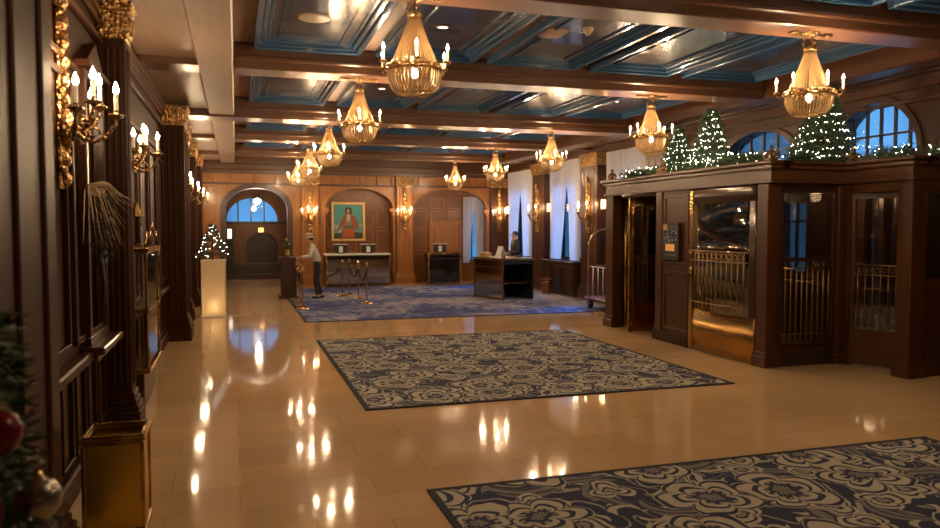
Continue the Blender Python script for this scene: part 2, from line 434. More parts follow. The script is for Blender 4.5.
# ------------------------------------------------------------------ floor and shell
struct(MB().box(XL-.25, XR+.3, YB-.2, 30.2, -.15, 0), 'floor', 'floor')
struct(MB().box(XL-.25, XR+.3, YB-.2, YF+.2, ZC, ZC+.15), 'ceiling', 'soffit')
struct(wall('x', XL-.2, .2, YB, YF+.2, ZC, []), 'wall_left', 'wood_mid')
wl_ops = [(21.65,23.5,.95,3.45,0),(18.3,20.05,.95,3.45,0),(14.75,16.6,.95,3.45,0),
          (10.25,12.35,2.85,2.86,.68),(8.0,9.5,2.85,2.9,.74),(12.0,12.46,1.5,2.3,0),(10.09,10.75,1.05,2.3,0),(8.64,8.90,.5,2.35,0),(8.34,8.56,.5,2.35,0),(7.83,8.06,.9,2.35,0)]
struct(wall('x', XR, .25, YB, YF+.2, ZC, wl_ops), 'wall_right', 'wood')
far_ops = [(-.3,1.56,0,2.38,.68),(2.74,4.94,0,2.45,.64),(5.6,8.2,0,2.42,.70)]
struct(wall('y', YF, .35, XL-.2, XR+.25, ZC, far_ops), 'wall_far', 'wood_far')
struct(MB().box(XL-.2, XR+.25, YB-.15, YB, 0, ZC), 'wall_back', 'wood')
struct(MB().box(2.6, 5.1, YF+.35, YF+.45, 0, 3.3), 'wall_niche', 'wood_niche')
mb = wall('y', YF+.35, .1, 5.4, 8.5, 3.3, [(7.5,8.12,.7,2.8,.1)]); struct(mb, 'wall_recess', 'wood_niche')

# alcove beyond the first arch
mb = MB(); mb.box(-.75,-.6,YF+.35,29.6,0,3.5); mb.box(1.9,2.05,YF+.35,29.6,0,3.5); mb.box(-.75,2.05,YF+.35,29.6,3.4,3.5)
struct(mb, 'wall_alcove', 'wood')
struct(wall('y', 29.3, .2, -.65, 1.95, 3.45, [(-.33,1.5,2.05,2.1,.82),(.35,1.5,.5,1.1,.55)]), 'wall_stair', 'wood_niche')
struct(MB().box(.2,1.65,29.6,29.7,.0,1.9), 'wall_recess_back', 'wood_dark')  # dark backing added to keep the blue sky out of the lower arch
mb = MB()
for k in range(3): mb.box(-.58,1.88,27.6+.35*k,29.29,.17*k,.17*(k+1),bev=.008)
struct(mb, trim(), 'wood_dark')
mb = MB(); mb.box(-.6,1.9,29.24,29.30,1.96,2.06); 
for x in (.05,.52,.99): mb.box(x,x+.05,29.28,29.33,2.06,2.9)
w1 = struct(mb, 'window_1', 'wood_dark')
MB().box(-.33,1.5,29.36,29.37,2.06,2.95).build('pane', 'win_glass', w1)

# far wall trim: cornice, frieze blocks, panel mouldings, arch mouldings
mb = MB()
mb.box(XL, XR, YF-.10, YF, 3.50, ZC); mb.box(XL, XR, YF-.16, YF, 3.62, 3.80, bev=.02); mb.box(XL, XR, YF-.07, YF, 3.16, 3.22, bev=.01)
struct(mb, trim(), 'wood_h')
mb = MB()
for x in (-.75,-.15,.55,1.2,2.75,3.3,3.85,4.4,4.9,5.8,6.4,7.0,7.6,8.2): mb.box(x,x+.09,YF-.09,YF,3.22,3.50,bev=.008)
struct(mb, trim(), 'wood_far')
def arch_band(o, c, d, w, n=24):
    b0,b1,zl,zs,ri = o; cx=(b0+b1)/2; h=(b1-b0)/2; mb=MB(); v=[]
    for i in range(n+1):
        a = PI*i/n
        for (k,y) in ((0,c-d),(w,c-d),(w,c),(0,c)): v.append((cx-(h+k)*math.cos(a), y, zs+(ri+k)*math.sin(a)))
    f = [(j*4+k, j*4+(k+1)%4, (j+1)*4+(k+1)%4, (j+1)*4+k) for j in range(n) for k in range(4)]
    mb.add(v, f+[(0,1,2,3),tuple(4*n+k for k in range(4))], False)
    return mb
for o, m in zip(far_ops, ('wood_dark','wood_far','wood_far')):
    mb = arch_band(o, YF, .05, .09 if m=='wood_far' else .16)
    for s_, b in ((-1,o[0]),(1,o[1])):
        w = .09 if m=='wood_far' else .16
        mb.box(min(b,b+s_*w), max(b,b+s_*w), YF-.05, YF, 0, o[3])
        if m == 'wood_far':   # scrolled bracket at the spring line
            T = Matrix.Translation((b-s_*.05, YF-.03, o[3]-.05)) @ Matrix.Rotation(PI/2, 4, 'X')
            mb.lathe([(.07,-.06),(.075,0),(.07,.06)], 12, T)
            mb.ball((b-s_*.02, YF-.03, o[3]-.18), .05, 8, 5, sc=(1,1,1.5))
    struct(mb, trim(), m)
mb = MB()
def panels(mb, axis, c, d, a0, a1, rows, n, gap=.06, w=.035):
    step = (a1-a0)/n
    for i in range(n):
        for (z0,z1) in rows: frame(mb, axis, c, d, a0+i*step+gap, a0+(i+1)*step-gap, z0, z1, w)
panels(mb,'y',YF+.35,-.025,2.76,4.92,[(.1,.95),(1.02,1.75),(1.82,2.4)],4)
panels(mb,'y',YF+.35,-.025,5.62,7.45,[(1.02,1.75),(1.82,2.4),(.1,.95),(2.46,2.85)],3)
mb.box(2.74,4.94,YF+.30,YF+.35,.95,1.02); mb.box(5.6,7.5,YF+.30,YF+.35,1.75,1.8)
panels(mb,'y',YF,-.02,-1.1,-.5,[(.2,.95),(1.05,2.4),(2.5,3.1)],1)
panels(mb,'y',YF,-.02,1.76,2.05,[(.2,.95),(1.05,2.1),(2.2,3.1)],1,.03)
struct(mb, trim(), 'wood_far')
d1 = struct(MB().box(6.32,7.3,YF+.27,YF+.33,.02,1.98,bev=.01), 'door_1', 'wood_far')
mb = MB(); frame(mb,'y',YF+.27,-.02,6.42,7.2,.15,.9,.04); frame(mb,'y',YF+.27,-.02,6.42,7.2,1.0,1.88,.04); mb.build('door_panel','wood_far',d1)
mb = MB(); frame(mb,'y',YF+.33,-.1,6.24,7.38,0,2.06,.08); mb.build('door_frame','wood_far',d1)
MB().ball((7.2,YF+.22,1.0),.03).build('door_handle','brass',d1)
mb = MB(); mb.box(7.5,8.12,YF+.52,YF+.53,.7,2.9); w = struct(mb,'window_2','win_glass')
mb = MB(); frame(mb,'y',YF+.50,-.05,7.48,8.14,.68,2.92,.05); mb.box(7.79,7.83,YF+.46,YF+.5,.7,2.9); mb.build('window_frame','wood_dark',w)

# ------------------------------------------------------------------ pilasters
def fluted(mb, x0, x1, y0, y1, z0, z1, face, nfl=3, fr=.014):
    mb.box(x0,x1,y0,y1,z0,z1,bev=.012)
    for (ax, c, d, a0, a1) in face:
        st = (a1-a0)/nfl
        for i in range(nfl):
            a = a0+st*(i+.5)
            if ax == 'x': T = Matrix.Translation((c, a, 0))
            else: T = Matrix.Translation((a, c, 0))
            mb.lathe([(fr, z0+.45),(fr, z1-.4)], 8, T)
def pilaster(x0, x1, y0, y1, side, m='wood', ztop=ZB, cap='gilt', nfl=3, fr=.014):
    mb = MB()
    faces = []
    if side == 'L': faces = [('x',x1,1,y0+.04,y1-.04),('y',y0,-1,x0+.05,x1-.02)]
    if side == 'R': faces = [('x',x0,-1,y0+.04,y1-.04),('y',y0,-1,x0+.02,x1-.05)]
    if side == 'F': faces = [('y',y0,-1,x0+.04,x1-.04)]
    fluted(mb, x0,x1,y0,y1,0,ztop,faces,nfl,fr)
    L = (0 if side=='L' else 1); R = (0 if side=='R' else 1); B = 0 if side=='F' else 1
    for (g, z0, z1) in ((.07,0,.22),(.055,.22,.27),(.035,.27,.32),(.02,.32,.38)):
        mb.box(x0-g*L, x1+g*R, y0-g, y1+g*B, z0, z1, bev=.01)
    o = struct(mb, trim(), m)
    c = MB()
    for (g, z0, z1) in ((.015,-.32,-.28),(.03,-.28,-.08),(.05,-.08,-.03),(.07,-.03,0)):
        c.box(x0-g*L, x1+g*R, y0-g, y1+g*B, ztop+z0, ztop+z1, bev=.008)
    # acanthus leaves on the capital
    if side == 'L': pts = [(x1+.035, y0+(y1-y0)*(i+.5)/3) for i in range(3)]+[(x0+(x1-x0)*(i+.5)/2, y0-.035) for i in range(2)]
    elif side == 'R': pts = [(x0-.035, y0+(y1-y0)*(i+.5)/3) for i in range(3)]+[(x0+(x1-x0)*(i+.5)/2, y0-.035) for i in range(2)]
    else: pts = [(x0+(x1-x0)*(i+.5)/4, y0-.035) for i in range(4)]
    for (px,py) in pts:
        c.ball((px,py,ztop-.18),.028,8,5,sc=(.7,.9,2.8)); c.ball((px,py,ztop-.06),.018,8,5)
    c.build('capital', cap, o)
    return o
pilaster(XL, -.90, 3.35, 4.40, 'L', 'wood_mid', nfl=2, fr=.022)
pilaster(XL, -.90, 7.2, 7.45, 'L', 'wood_mid')
pilaster(XL, -.78, 13.0, 13.6, 'L', 'wood_mid')
for y in (15.75,18.6,21.5): pilaster(XL, -.88, y, y+.5, 'L', 'wood_mid')
pilaster(XL, -.90, -.2, .6, 'L', 'wood')
# far wall pilasters: panelled shafts carrying gilt capitals
for (x0,x1) in ((1.98,2.52),(5.04,5.58)): pilaster(x0,x1,YF-.14,YF,'F','wood_far',3.50)
pilaster(8.32,XR,YF-.14,YF,'F','wood',3.50)
# right wall pilasters between the windows
for (y0,y1) in ((16.85,18.0),(20.25,21.4)): pilaster(8.62,XR,y0+.15,y1-.1,'R','wood',3.72)
pilaster(8.62,XR,13.9,14.7,'R','wood',3.72)

# ------------------------------------------------------------------ left wall mouldings
mb = MB()
mb.box(XL,XL+.05,YB,YF,3.42,3.47,bev=.01); mb.box(XL,XL+.035,YB,YF,2.98,3.03,bev=.01)
for (g,z0,z1) in ((.03,3.6,3.8),(.07,3.74,3.8),(.05,3.66,3.74)): mb.box(XL,XL+g,YB,YF,z0,ZC if z1==3.8 and g==.03 else z1,bev=.008)
struct(mb, trim(), 'wood_h')
mb = MB()
bays = [(4.45,7.15),(7.52,12.95),(13.65,15.7),(16.3,18.55),(19.15,21.45),(22.05,24.3)]
for (a,b) in bays:
    n = max(1, round((b-a)/.45)); panels(mb,'x',XL,.03,a,b,[(.22,.82)],n,.05,.03)
    n = max(1, round((b-a)/1.1)); panels(mb,'x',XL,.035,a,b,[(1.0,2.9)],n,.09,.05)
    mb.box(XL,XL+.09,a,b,.84,.92,bev=.015); mb.box(XL,XL+.06,a,b,0,.18,bev=.015)
struct(mb, trim(), 'wood_mid')

# ------------------------------------------------------------------ right wall mouldings, window joinery
mb = MB()
for (g,z0,z1) in ((.10,3.72,ZC),(.2,3.86,3.95),(.06,3.55,3.6)): mb.box(XR-g,XR,YB,YF,z0,z1,bev=.01)
struct(mb, trim(), 'wood_h')
mb = MB()
panels(mb,'x',XR,-.03,12.75,13.85,[(.2,.9),(1.05,2.6),(2.7,3.45)],1)
panels(mb,'x',XR,-.03,YB,7.05,[(.2,.9),(1.05,2.6),(2.7,3.45)],7)
struct(mb, trim(), 'wood')
for i,(a,b) in enumerate(((21.45,23.7),(18.1,20.25),(14.8,16.8))):     # window boxes below the sills
    mb = MB(); mb.box(8.5,XR,a,b,0,.86,bev=.012); mb.box(8.46,XR,a-.02,b+.02,.86,.92,bev=.012)
    panels(mb,'x',8.5,-.02,a,b,[(.12,.78)],3,.05,.03)
    struct(mb, trim(), 'wood_dark')
for i,(a,b,z0,zs,ri) in enumerate(wl_ops):
    zt = zs+ri
    w = struct(MB().box(XR+.15,XR+.16,a,b,z0,zt), 'window_%d'%(i+3), 'win_glass')
    mb = MB()
    if ri > 0:
        n=6
        for k in range(1,n):
            y = a+(b-a)*k/n; h = zs+ri*math.sqrt(max(0,1-((y-(a+b)/2)/((b-a)/2))**2)); mb.box(XR+.10,XR+.14,y-.018,y+.018,z0,h)
        mb.box(XR+.10,XR+.14,a,b,z0+.32,z0+.35); mb.box(XR+.08,XR+.14,a,b,z0,z0+.06)
        mb.build('window_bars','wood_dark',w)
        cx=(a+b)/2; h=(b-a)/2; v=[]; nn=20; fm=MB()
        for j in range(nn+1):
            t=PI*j/nn
            for (kk,x) in ((0,XR-.04),(.09,XR-.04),(.09,XR),(0,XR)): v.append((x, cx-(h+kk)*math.cos(t), zs+(ri+kk)*math.sin(t)))
        fm.add(v,[(j*4+k,j*4+(k+1)%4,(j+1)*4+(k+1)%4,(j+1)*4+k) for j in range(nn) for k in range(4)]+[(0,1,2,3),tuple(4*nn+k for k in range(4))])
        fm.build('arch_moulding','wood',w)
    else:
        frame(mb,'x',XR+.14,-.05,a,b,z0,zt,.06); mb.box(XR+.09,XR+.14,(a+b)/2-.02,(a+b)/2+.02,z0,zt); mb.box(XR+.09,XR+.14,a,b,z0+(zt-z0)*.7,z0+(zt-z0)*.7+.04)
        mb.build('window_frame','wood_dark',w)

# ------------------------------------------------------------------ ceiling: beams and coffers
for (a,b) in BEAMS:
    mb = MB(); mb.box(0,7.75,a,b,ZB,ZC,bev=.012); mb.box(-.02,7.8,a-.04,b+.04,ZB+.10,ZB+.16,bev=.015)
    if a == 13.8: mb.box(XL,7.8,a+.02,b-.02,ZB-.035,ZB+.05,bev=.012)
    struct(mb, trim(), 'beam')
    mb = MB(); mb.box(XL,-.38,a,b,ZB+.005,ZC,bev=.01); struct(mb, trim(), 'beam')
    mb = MB(); mb.box(7.95,XR,a,b,ZB+.02,ZC,bev=.01); struct(mb, trim(), 'beam')
mb = MB(); mb.box(-.42,0,YB,YF,ZB,ZC,bev=.02); struct(mb, trim(), 'soffit')
mb = MB(); mb.box(XL,-.4,YB,YF,ZB+.09,ZB+.2); struct(mb, trim(), 'soffit')
mb = MB(); mb.box(7.75,8.1,YB,YF,ZB,ZC,bev=.02); mb.box(8.4,8.55,YB,YF,ZB+.05,ZC,bev=.02); struct(mb, trim(), 'wood_h')
spans = [(BEAMS[i][1],BEAMS[i+1][0]) for i in range(len(BEAMS)-1)]+[(BEAMS[-1][1],YF-.1)]
for (a,b) in spans:
    fr = MB(); pn = MB()
    for k in range(5):
        x0 = .24+1.5*k; x1 = x0+1.3; y0=a+.07; y1=b-.07
        for (g,w,zz) in ((0,.07,.10),(.07,.06,.065),(.13,.05,.03)):
            X0,X1,Y0,Y1 = x0+g,x1-g,y0+g,y1-g; z0=ZC-zz; z1=ZC
            fr.box(X0,X1,Y0,Y0+w,z0,z1,bev=.012); fr.box(X0,X1,Y1-w,Y1,z0,z1,bev=.012)
            fr.box(X0,X0+w,Y0+w,Y1-w,z0,z1,bev=.012); fr.box(X1-w,X1,Y0+w,Y1-w,z0,z1,bev=.012)
        fr.box(x0+.27,x1-.27,y0+.27,y0+.295,ZC-.03,ZC); fr.box(x0+.27,x1-.27,y1-.295,y1-.27,ZC-.03,ZC)
        fr.box(x0+.27,x0+.295,y0+.27,y1-.27,ZC-.03,ZC); fr.box(x1-.295,x1-.27,y0+.27,y1-.27,ZC-.03,ZC)
        pn.box(x0+.17,x1-.17,y0+.17,y1-.17,ZC-.012,ZC)
    t = struct(fr, trim(), 'blue'); struct(pn, 'ceiling_panels', 'panel', t)

# ceiling fittings
dl = [(2.26,8.28,'small round recessed downlight in the coffer just right of the nearest chandelier'),
      (5.05,8.24,'small round recessed downlight in the coffer near the right chandelier row'),
      (6.55,12.2,'small round downlight in the second row of coffers at right'),
      (2.3,12.2,'small round downlight in the second row of coffers at left')]
for i,(x,y,lb) in enumerate(dl):
    t = thing('recessed_downlight', lb, 'ceiling light', (x,y,ZC-.012))
    MB().lathe([(.055,0),(.085,0),(.085,-.012),(.06,-.018),(.055,0)],20,cap=False).build('trim_ring','brass',t)
    MB().lathe([(.056,-.004),(.056,-.008)],20).build('lens','can',t)
t = thing('ceiling_speaker','round tan speaker grille in the first coffer left of nearest chandelier','speaker',(.84,8.34,ZC-.012))
MB().lathe([(.17,0),(.17,-.014),(.155,-.02),(.0,-.02)],28).build('grille','plate',t)
t = thing('fire_detector','small dark conical detector hanging from the third coffer','smoke detector',(3.85,7.85,ZC-.012))
MB().lathe([(.06,0),(.06,-.02),(.035,-.06),(.02,-.08),(0,-.08)],16).build('housing','plate',t)
t = thing('ceiling_diffuser','pale square faceted air diffuser in the third coffer','air vent',(3.55,8.15,ZC-.012))
mb = MB(); mb.add([(-.16,-.16,0),(.16,-.16,0),(.16,.16,0),(-.16,.16,0),(-.09,-.09,-.05),(.09,-.09,-.05),(.09,.09,-.05),(-.09,.09,-.05)],[(0,1,5,4),(1,2,6,5),(2,3,7,6),(3,0,4,7),(4,5,6,7)]); mb.build('diffuser_cone','plate',t)

# ------------------------------------------------------------------ chandeliers
def flame_mb(h=.06, r=.014):
    return MB().lathe([(.002,0),(r*.8,h*.12),(r,h*.32),(r*.72,h*.6),(r*.3,h*.85),(.001,h)], 8)
def chandelier():
    t = thing('chandelier','','chandelier')              # origin: on the underside of its beam
    mb = MB(); mb.lathe([(.09,0),(.09,-.015),(.05,-.03),(.02,-.05),(0,-.05)],16)
    for s in (-1,1):
        T = Matrix.Translation((s*.2,0,0)); mb.lathe([(.055,0),(.06,-.012),(.03,-.028),(0,-.03)],12,T)
    mb.tube([(-.24,0,-.008),(.24,0,-.008)],.012,6); mb.build('ceiling_mount','bronze',t)
    for k in range(3):
        a = 2*PI*k/3+.5; mb = MB()
        mb.tube([(.02*math.cos(a),.02*math.sin(a),-.04),(.075*math.cos(a),.075*math.sin(a),-.10),(.045*math.cos(a),.045*math.sin(a),-.17)],.006,5)
        for j in range(5): mb.ball((.06*math.cos(a),.06*math.sin(a),-.055-.025*j),.011,6,4)
        mb.build('chain','bronze',t)
    MB().tube([(0,0,-.04),(0,0,-.62)],.008,6).build('stem','bronze',t)
    MB().lathe([(.02,-.13),(.05,-.14),(.065,-.16),(.055,-.175),(.03,-.18)],12).build('crown','gilt',t)
    zr = -.585
    mb = MB(); n = 44
    for k in range(n):
        a = 2*PI*k/n; pts=[]; L=9
        for j in range(L+1):
            u=j/L; r=.05+(.205-.05)*(u**1.2); pts.append((r*math.cos(a),r*math.sin(a),-.18+(zr+.18)*u))
        mb.tube(pts,.0075,3)
    mb.build('bead_cone','beads',t)
    mb = MB()
    for (z,r) in ((zr,.232),(zr-.03,.238)):
        mb.lathe([(r-.02,z),(r+.012,z+.006),(r+.016,z-.01),(r-.012,z-.02),(r-.02,z)],32,cap=False)
    for k in range(16):
        a=2*PI*k/16; mb.ball((.245*math.cos(a),.245*math.sin(a),zr-.02),.016,6,4)
    mb.build('ring','gilt',t)
    mb = MB()
    for k in range(n):
        a = 2*PI*(k+.5)/n; pts=[]
        for (r,z) in ((.222,zr-.03),(.225,zr-.07),(.22,zr-.12),(.20,zr-.175),(.165,zr-.215),(.14,zr-.23)): pts.append((r*math.cos(a),r*math.sin(a),z))
        mb.tube(pts,.009,3)
    for k in range(14):
        a=2*PI*k/14; mb.tube([(.14*math.cos(a),.14*math.sin(a),zr-.228),(.07*math.cos(a),.07*math.sin(a),zr-.243),(.0,0,zr-.247)],.009,3)
    mb.lathe([(.143,zr-.222),(.153,zr-.228),(.147,zr-.238),(.138,zr-.23),(.143,zr-.222)],24,cap=False)
    mb.build('bead_bowl','beads',t)
    for k in range(6):
        a = 2*PI*k/6+.35; c,s = math.cos(a),math.sin(a)
        am = MB(); am.tube([(.24*c,.24*s,zr-.02),(.27*c,.27*s,zr-.055),(.298*c,.298*s,zr-.04),(.308*c,.308*s,zr)],.009,6)
        T = Matrix.Translation((.308*c,.308*s,zr)); am.lathe([(.006,-.01),(.03,.0),(.034,.012),(.012,.012)],10,T)
        am = am.build('candle_arm','gilt',t)
        cd = MB().lathe([(.012,zr+.012),(.012,zr+.105)],8,Matrix.Translation((.308*c,.308*s,0))).build('candle','candle',am)
        f = flame_mb(.055,.013); f.v=[(x+.308*c,y+.308*s,z+zr+.105) for (x,y,z) in f.v]; f.build('bulb','bulb',am)
    mb = MB(); mb.ball((0,0,zr-.06),.03,8,6,sc=(1,1,1.5)); mb.build('inner_bulb','bulb',t)
    return t
ch0 = chandelier()
def chlights(o, g=1.):
    lamp('inner_glow', (0,0,-.65), 11*g, (1,.69,.40), .03, o)
    for k in (0,2,4):
        a = 2*PI*k/6+.35; lamp('candle_glow', (.35*math.cos(a),.35*math.sin(a),-.44), 17*g, (1,.69,.40), .02, o)
CH = []
words = ['nearest','second nearest','middle','second farthest','farthest']
for i,y in enumerate((6.3,9.97,14.05,17.8,21.6)):
    CH.append(((1.47,1.58,1.66,1.65,1.68)[i], y, 'beaded basket chandelier, %s in the left row%s' % (words[i], ' and largest in view' if i==0 else ' under the coffers')))
for i,(x,y) in enumerate(((5.56,6.3),(5.94,9.97),(6.10,14.05),(6.22,17.8),(6.27,21.6))):
    tail = [' in front of the big Christmas tree',' beside the small Christmas trees',' before the curtained windows',' near the far curtain',' before the far right arch'][i]
    CH.append((x, y, 'beaded basket chandelier, %s in the right row,%s' % (words[i], tail)))
for i,(x,y,lb) in enumerate(CH):
    o = place(ch0, i==0, (x,y,ZB), 0, lb, 'bead basket chandeliers under the beams')
    chlights(o)
for x in (1.5,5.5):   # two extra chandeliers, unseen above the view, added to light the foreground
    o = copy_tree(ch0); o.location=(x,2.52,ZB); o['label']='unseen beaded basket chandelier added to light the near rug, %s of the pair'%('left' if x<3 else 'right')
    for c in [q for q in bpy.data.objects if q.parent==o and q.type=='LIGHT']: bpy.data.objects.remove(c)
    chlights(o,1.1)

# ------------------------------------------------------------------ wall sconces
def sconce(big=True, narm=5, hot=True):
    """origin on the wall, arms reach towards +X"""
    t = thing('wall_sconce','','wall light')
    mb = MB()
    mb.box(0,.03,-.07,.07,-.45,.85,bev=.01)
    for z in [(-.38+.13*i) for i in range(10)]:
        mb.ball((.04,0,z),.055,8,5,sc=(.7,1.1,1.0)); mb.ball((.035,.055 if int(z*100)%2 else -.055,z+.06),.03,6,4)
    mb.ball((.05,0,-.05),.1,10,6,sc=(.6,.9,1.3)); mb.ball((.06,0,.9),.07,8,5,sc=(.6,.9,1.4))
    mb.build('carved_back_panel','gilt',t)
    for k in range(narm):
        a = -PI/2+PI*(k+.5)/narm; c,s = math.cos(a)*1.,math.sin(a); R = .28 if k%2==0 else .20
        R = R if narm>3 else .22; zb = 0 if k%2==0 else .07
        x0=.07
        mb = MB(); pts=[(x0,0,-.04)]
        for (u,dz) in ((.25,-.10),(.5,-.13),(.8,-.09),(1.,.0),(1.02,.05)): pts.append((x0+R*c*u, R*s*u, zb+dz))
        mb.tube(pts,[.018,.016,.014,.013,.012,.010],7)
        sp = [(x0+R*c*.5+.045*math.cos(q)*c*(1-q/9), R*s*.5+.045*math.cos(q)*s*(1-q/9), zb-.07+.045*math.sin(q)*(1-q/9)) for q in [i*.7 for i in range(9)]]
        mb.tube(sp,.009,5)
        T = Matrix.Translation((x0+R*c*1.02,R*s*1.02,zb+.05)); mb.lathe([(.008,-.03),(.02,-.015),(.05,.0),(.052,.012),(.018,.012),(.016,.04)],12,T)
        am = mb.build('sconce_arm','bronze',t)
        MB().lathe([(.014,.03),(.014,.15)],8,T).build('candle','candle',am)
        f = flame_mb(.085,.02); f.v=[(x+x0+R*c*1.02,y+R*s*1.02,z+zb+.20) for (x,y,z) in f.v]; f.build('bulb','bulb_hot' if hot else 'bulb',am)
    return t
sc0 = sconce(); G='candle sconces along the panelled left wall'
for i,(y,lb) in enumerate(((5.62,'large gilt five-candle sconce on the left wall, closest to the camera'),(8.45,'gilt candle sconce on the left wall, second from the camera'),
     (14.35,'gilt candle sconce on the left wall, just past the dark projecting pilaster'),(17.2,'left wall candle sconce above the frosted tree on the lit pedestal'),
     (20.1,'left wall candle sconce, second from the arched end wall'),(23.0,'left wall candle sconce nearest the arched end wall'))):
    o = place(sc0, i==0, (XL,y,2.55), 0, lb, G)
    lamp('sconce_glow', (.30,0,.32), [17,16,13,13,13,13][i], (1,.69,.40), .07, o)
sc1 = sconce(narm=4, hot=False)
spots = [(2.25,YF-.14,-PI/2,'end wall sconce between the arched passage and the portrait'),(5.31,YF-.14,-PI/2,'end wall sconce on the pilaster right of the portrait'),
         (8.6,YF-.14,-PI/2,'end wall sconce in the far right corner of the lobby'),
         (8.62,20.85,PI,'window wall sconce between the two far pairs of curtains'),(8.62,17.45,PI,'window wall sconce nearest the brass luggage cart'),
         (8.62,14.3,PI,'window wall sconce behind the wooden door vestibule')]
for i,(x,y,rz,lb) in enumerate(spots):
    o = place(sc1, i==0, (x,y,2.15), rz, 'gilt candle '+lb, 'candle sconces on the end and window walls')
    lamp('sconce_glow', (.34,0,.26), 14 if i!=5 else 4, (1,.69,.40), .07, o)
# small shaded lamps on the near side faces of the window pilasters
for i,(x,y,rz,lb) in enumerate(((8.76,17.0,-PI/2,'square shaded wall lamp on the side of the pilaster beside the luggage cart'),(8.76,20.4,-PI/2,'square shaded wall lamp on the side of the pilaster behind the uniformed man'),(XR,24.0,PI,'square shaded wall lamp in the far corner beside the curtains'))):
    t = thing('wall_lamp', lb, 'wall light', (x,y,2.42), rz, 'square wall lamps on the window wall')
    MB().box(0,.04,-.06,.06,-.16,.16,bev=.01).build('back_plate','bronze',t)
    MB().box(.04,.11,-.055,.055,-.11,.11,bev=.015).build('lamp_shade',M['shade'],t)
    lamp('wall_lamp_glow', (.22,0,0), 5, (1,.55,.22), .05, t)

# ------------------------------------------------------------------ rugs and carpet
def rug(name, x0,x1,y0,y1,label,cat,m='rug',edge='rug_edge',bw=.05,h=.012,loc_rz=0):
    t = thing(name,label,cat,((x0+x1)/2,(y0+y1)/2,0)); a=(x1-x0)/2; b=(y1-y0)/2
    MB().box(-a+bw,a-bw,-b+bw,b-bw,0,h).build('pile',m,t)
    mb = MB(); mb.box(-a,a,-b,-b+bw,0,h+.001); mb.box(-a,a,b-bw,b,0,h+.001); mb.box(-a,-a+bw,-b+bw,b-bw,0,h+.001); mb.box(a-bw,a,-b+bw,b-bw,0,h+.001)
    mb.build('border',edge,t); return t
rug('area_rug',1.22,5.59,7.44,12.3,'navy and cream floral rug in the middle of the tiled floor','rug')
rug('area_rug',1.25,5.75,.4,5.03,'navy and cream floral rug in the near right foreground','rug')
rug('lobby_carpet',1.24,8.4,14.75,23.05,'large blue and white mottled carpet before the reception desks','carpet','carpet','rug_edge',.06,.010)

# ------------------------------------------------------------------ curtains
def curtain(name, ax, c, a0, a1, z0, z1, open_at, label, group, gm=.40):
    """one pair: two gathered panels meeting at the top and pulled apart below; ax = wall axis"""
    t = thing(name,label,'curtain',(c,(a0+a1)/2,0) if ax=='x' else ((a0+a1)/2,c,0),0,group)
    mid = open_at
    for s,(e0,e1) in ((0,(a0,mid)),(1,(mid,a1))):
        n=54; rows=14; v=[]; f=[]
        for j in range(rows+1):
            u=j/rows; z=z1-(z1-z0)*u
            g = (max(0,u-.15)/.85)**.8*gm            # how far the inner edge is drawn back
            g = g*(1 if u<.75 else 1)
            w = e1-e0; 
            p0,p1 = (e0, e1-w*g) if s==0 else (e0+w*g, e1)
            for i in range(n+1):
                q=i/n; a=p0+(p1-p0)*q; d=.05*math.sin(q*PI*11+s)+.018*math.sin(q*37+u*3)
                v.append(((0+d), a-(a0+a1)/2, z) if ax=='x' else (a-(a0+a1)/2, d, z))
        for j in range(rows):
            for i in range(n): f.append((j*(n+1)+i,j*(n+1)+i+1,(j+1)*(n+1)+i+1,(j+1)*(n+1)+i))
        MB().add(v,f,True).build('curtain_panel','curtain',t)
    mb = MB(); h=(a1-a0)/2
    mb.tube([(0,-h,z1+.02),(0,h,z1+.02)] if ax=='x' else [(-h,0,z1+.02),(h,0,z1+.02)],.02,8); mb.build('curtain_rod','bronze',t)
    return t
GC='sheer curtains on the window wall'
curtain('sheer_curtains','x',8.66,21.45,23.4,.95,3.62,22.5,'pair of sheer curtains behind the uniformed man','curtains' and GC)
curtain('sheer_curtains','x',8.66,18.1,19.95,.95,3.66,18.95,'pair of sheer curtains between the two window wall sconces',GC)
curtain('sheer_curtains','x',8.66,14.75,16.5,.95,3.66,15.6,'pair of sheer curtains whose top shows above the wooden vestibule',GC,.78)
curtain('sheer_curtains','y',YF+.2,7.42,8.15,.62,2.88,7.8,'narrow pair of sheer curtains inside the far right arch',GC)

# ------------------------------------------------------------------ entrance vestibule
PX=6.6
mb = MB()
def post(mb,x0,x1,y0,y1,zt=2.42):
    mb.box(x0,x1,y0,y1,0,zt,bev=.01); mb.box(x0-.03,x1+.03,y0-.03,y1+.03,0,.14,bev=.012); mb.box(x0-.018,x1+.018,y0-.018,y1+.018,.14,.2,bev=.008)
post(mb,PX,PX+.2,12.38,12.66); post(mb,PX,PX+.2,10.72,10.9); post(mb,PX,PX+.19,8.17,8.39)
mb.box(PX+.03,PX+.15,9.93,10.72,0,2.42)
frame(mb,'x',PX+.03,-.02,9.98,10.68,.2,1.15,.05); frame(mb,'x',PX+.03,-.02,9.98,10.68,1.25,2.36,.05)
post(mb,7.72,7.95,8.14,8.36); post(mb,7.78,8.02,7.06,7.26)
mb.box(PX+.2,7.75,8.2,8.32,0,.26); mb.box(PX+.2,7.75,8.2,8.32,2.34,2.42)
mb.box(8.02,XR,7.1,7.2,0,1.22); frame(mb,'y',7.1,-.02,8.06,8.85,.15,1.12,.05); mb.box(8.02,XR,7.08,7.2,2.3,2.42)
mb.box(8.80,XR,7.08,7.2,1.2,2.3)
struct(mb,'wall_vestibule','wood')
mb = MB()
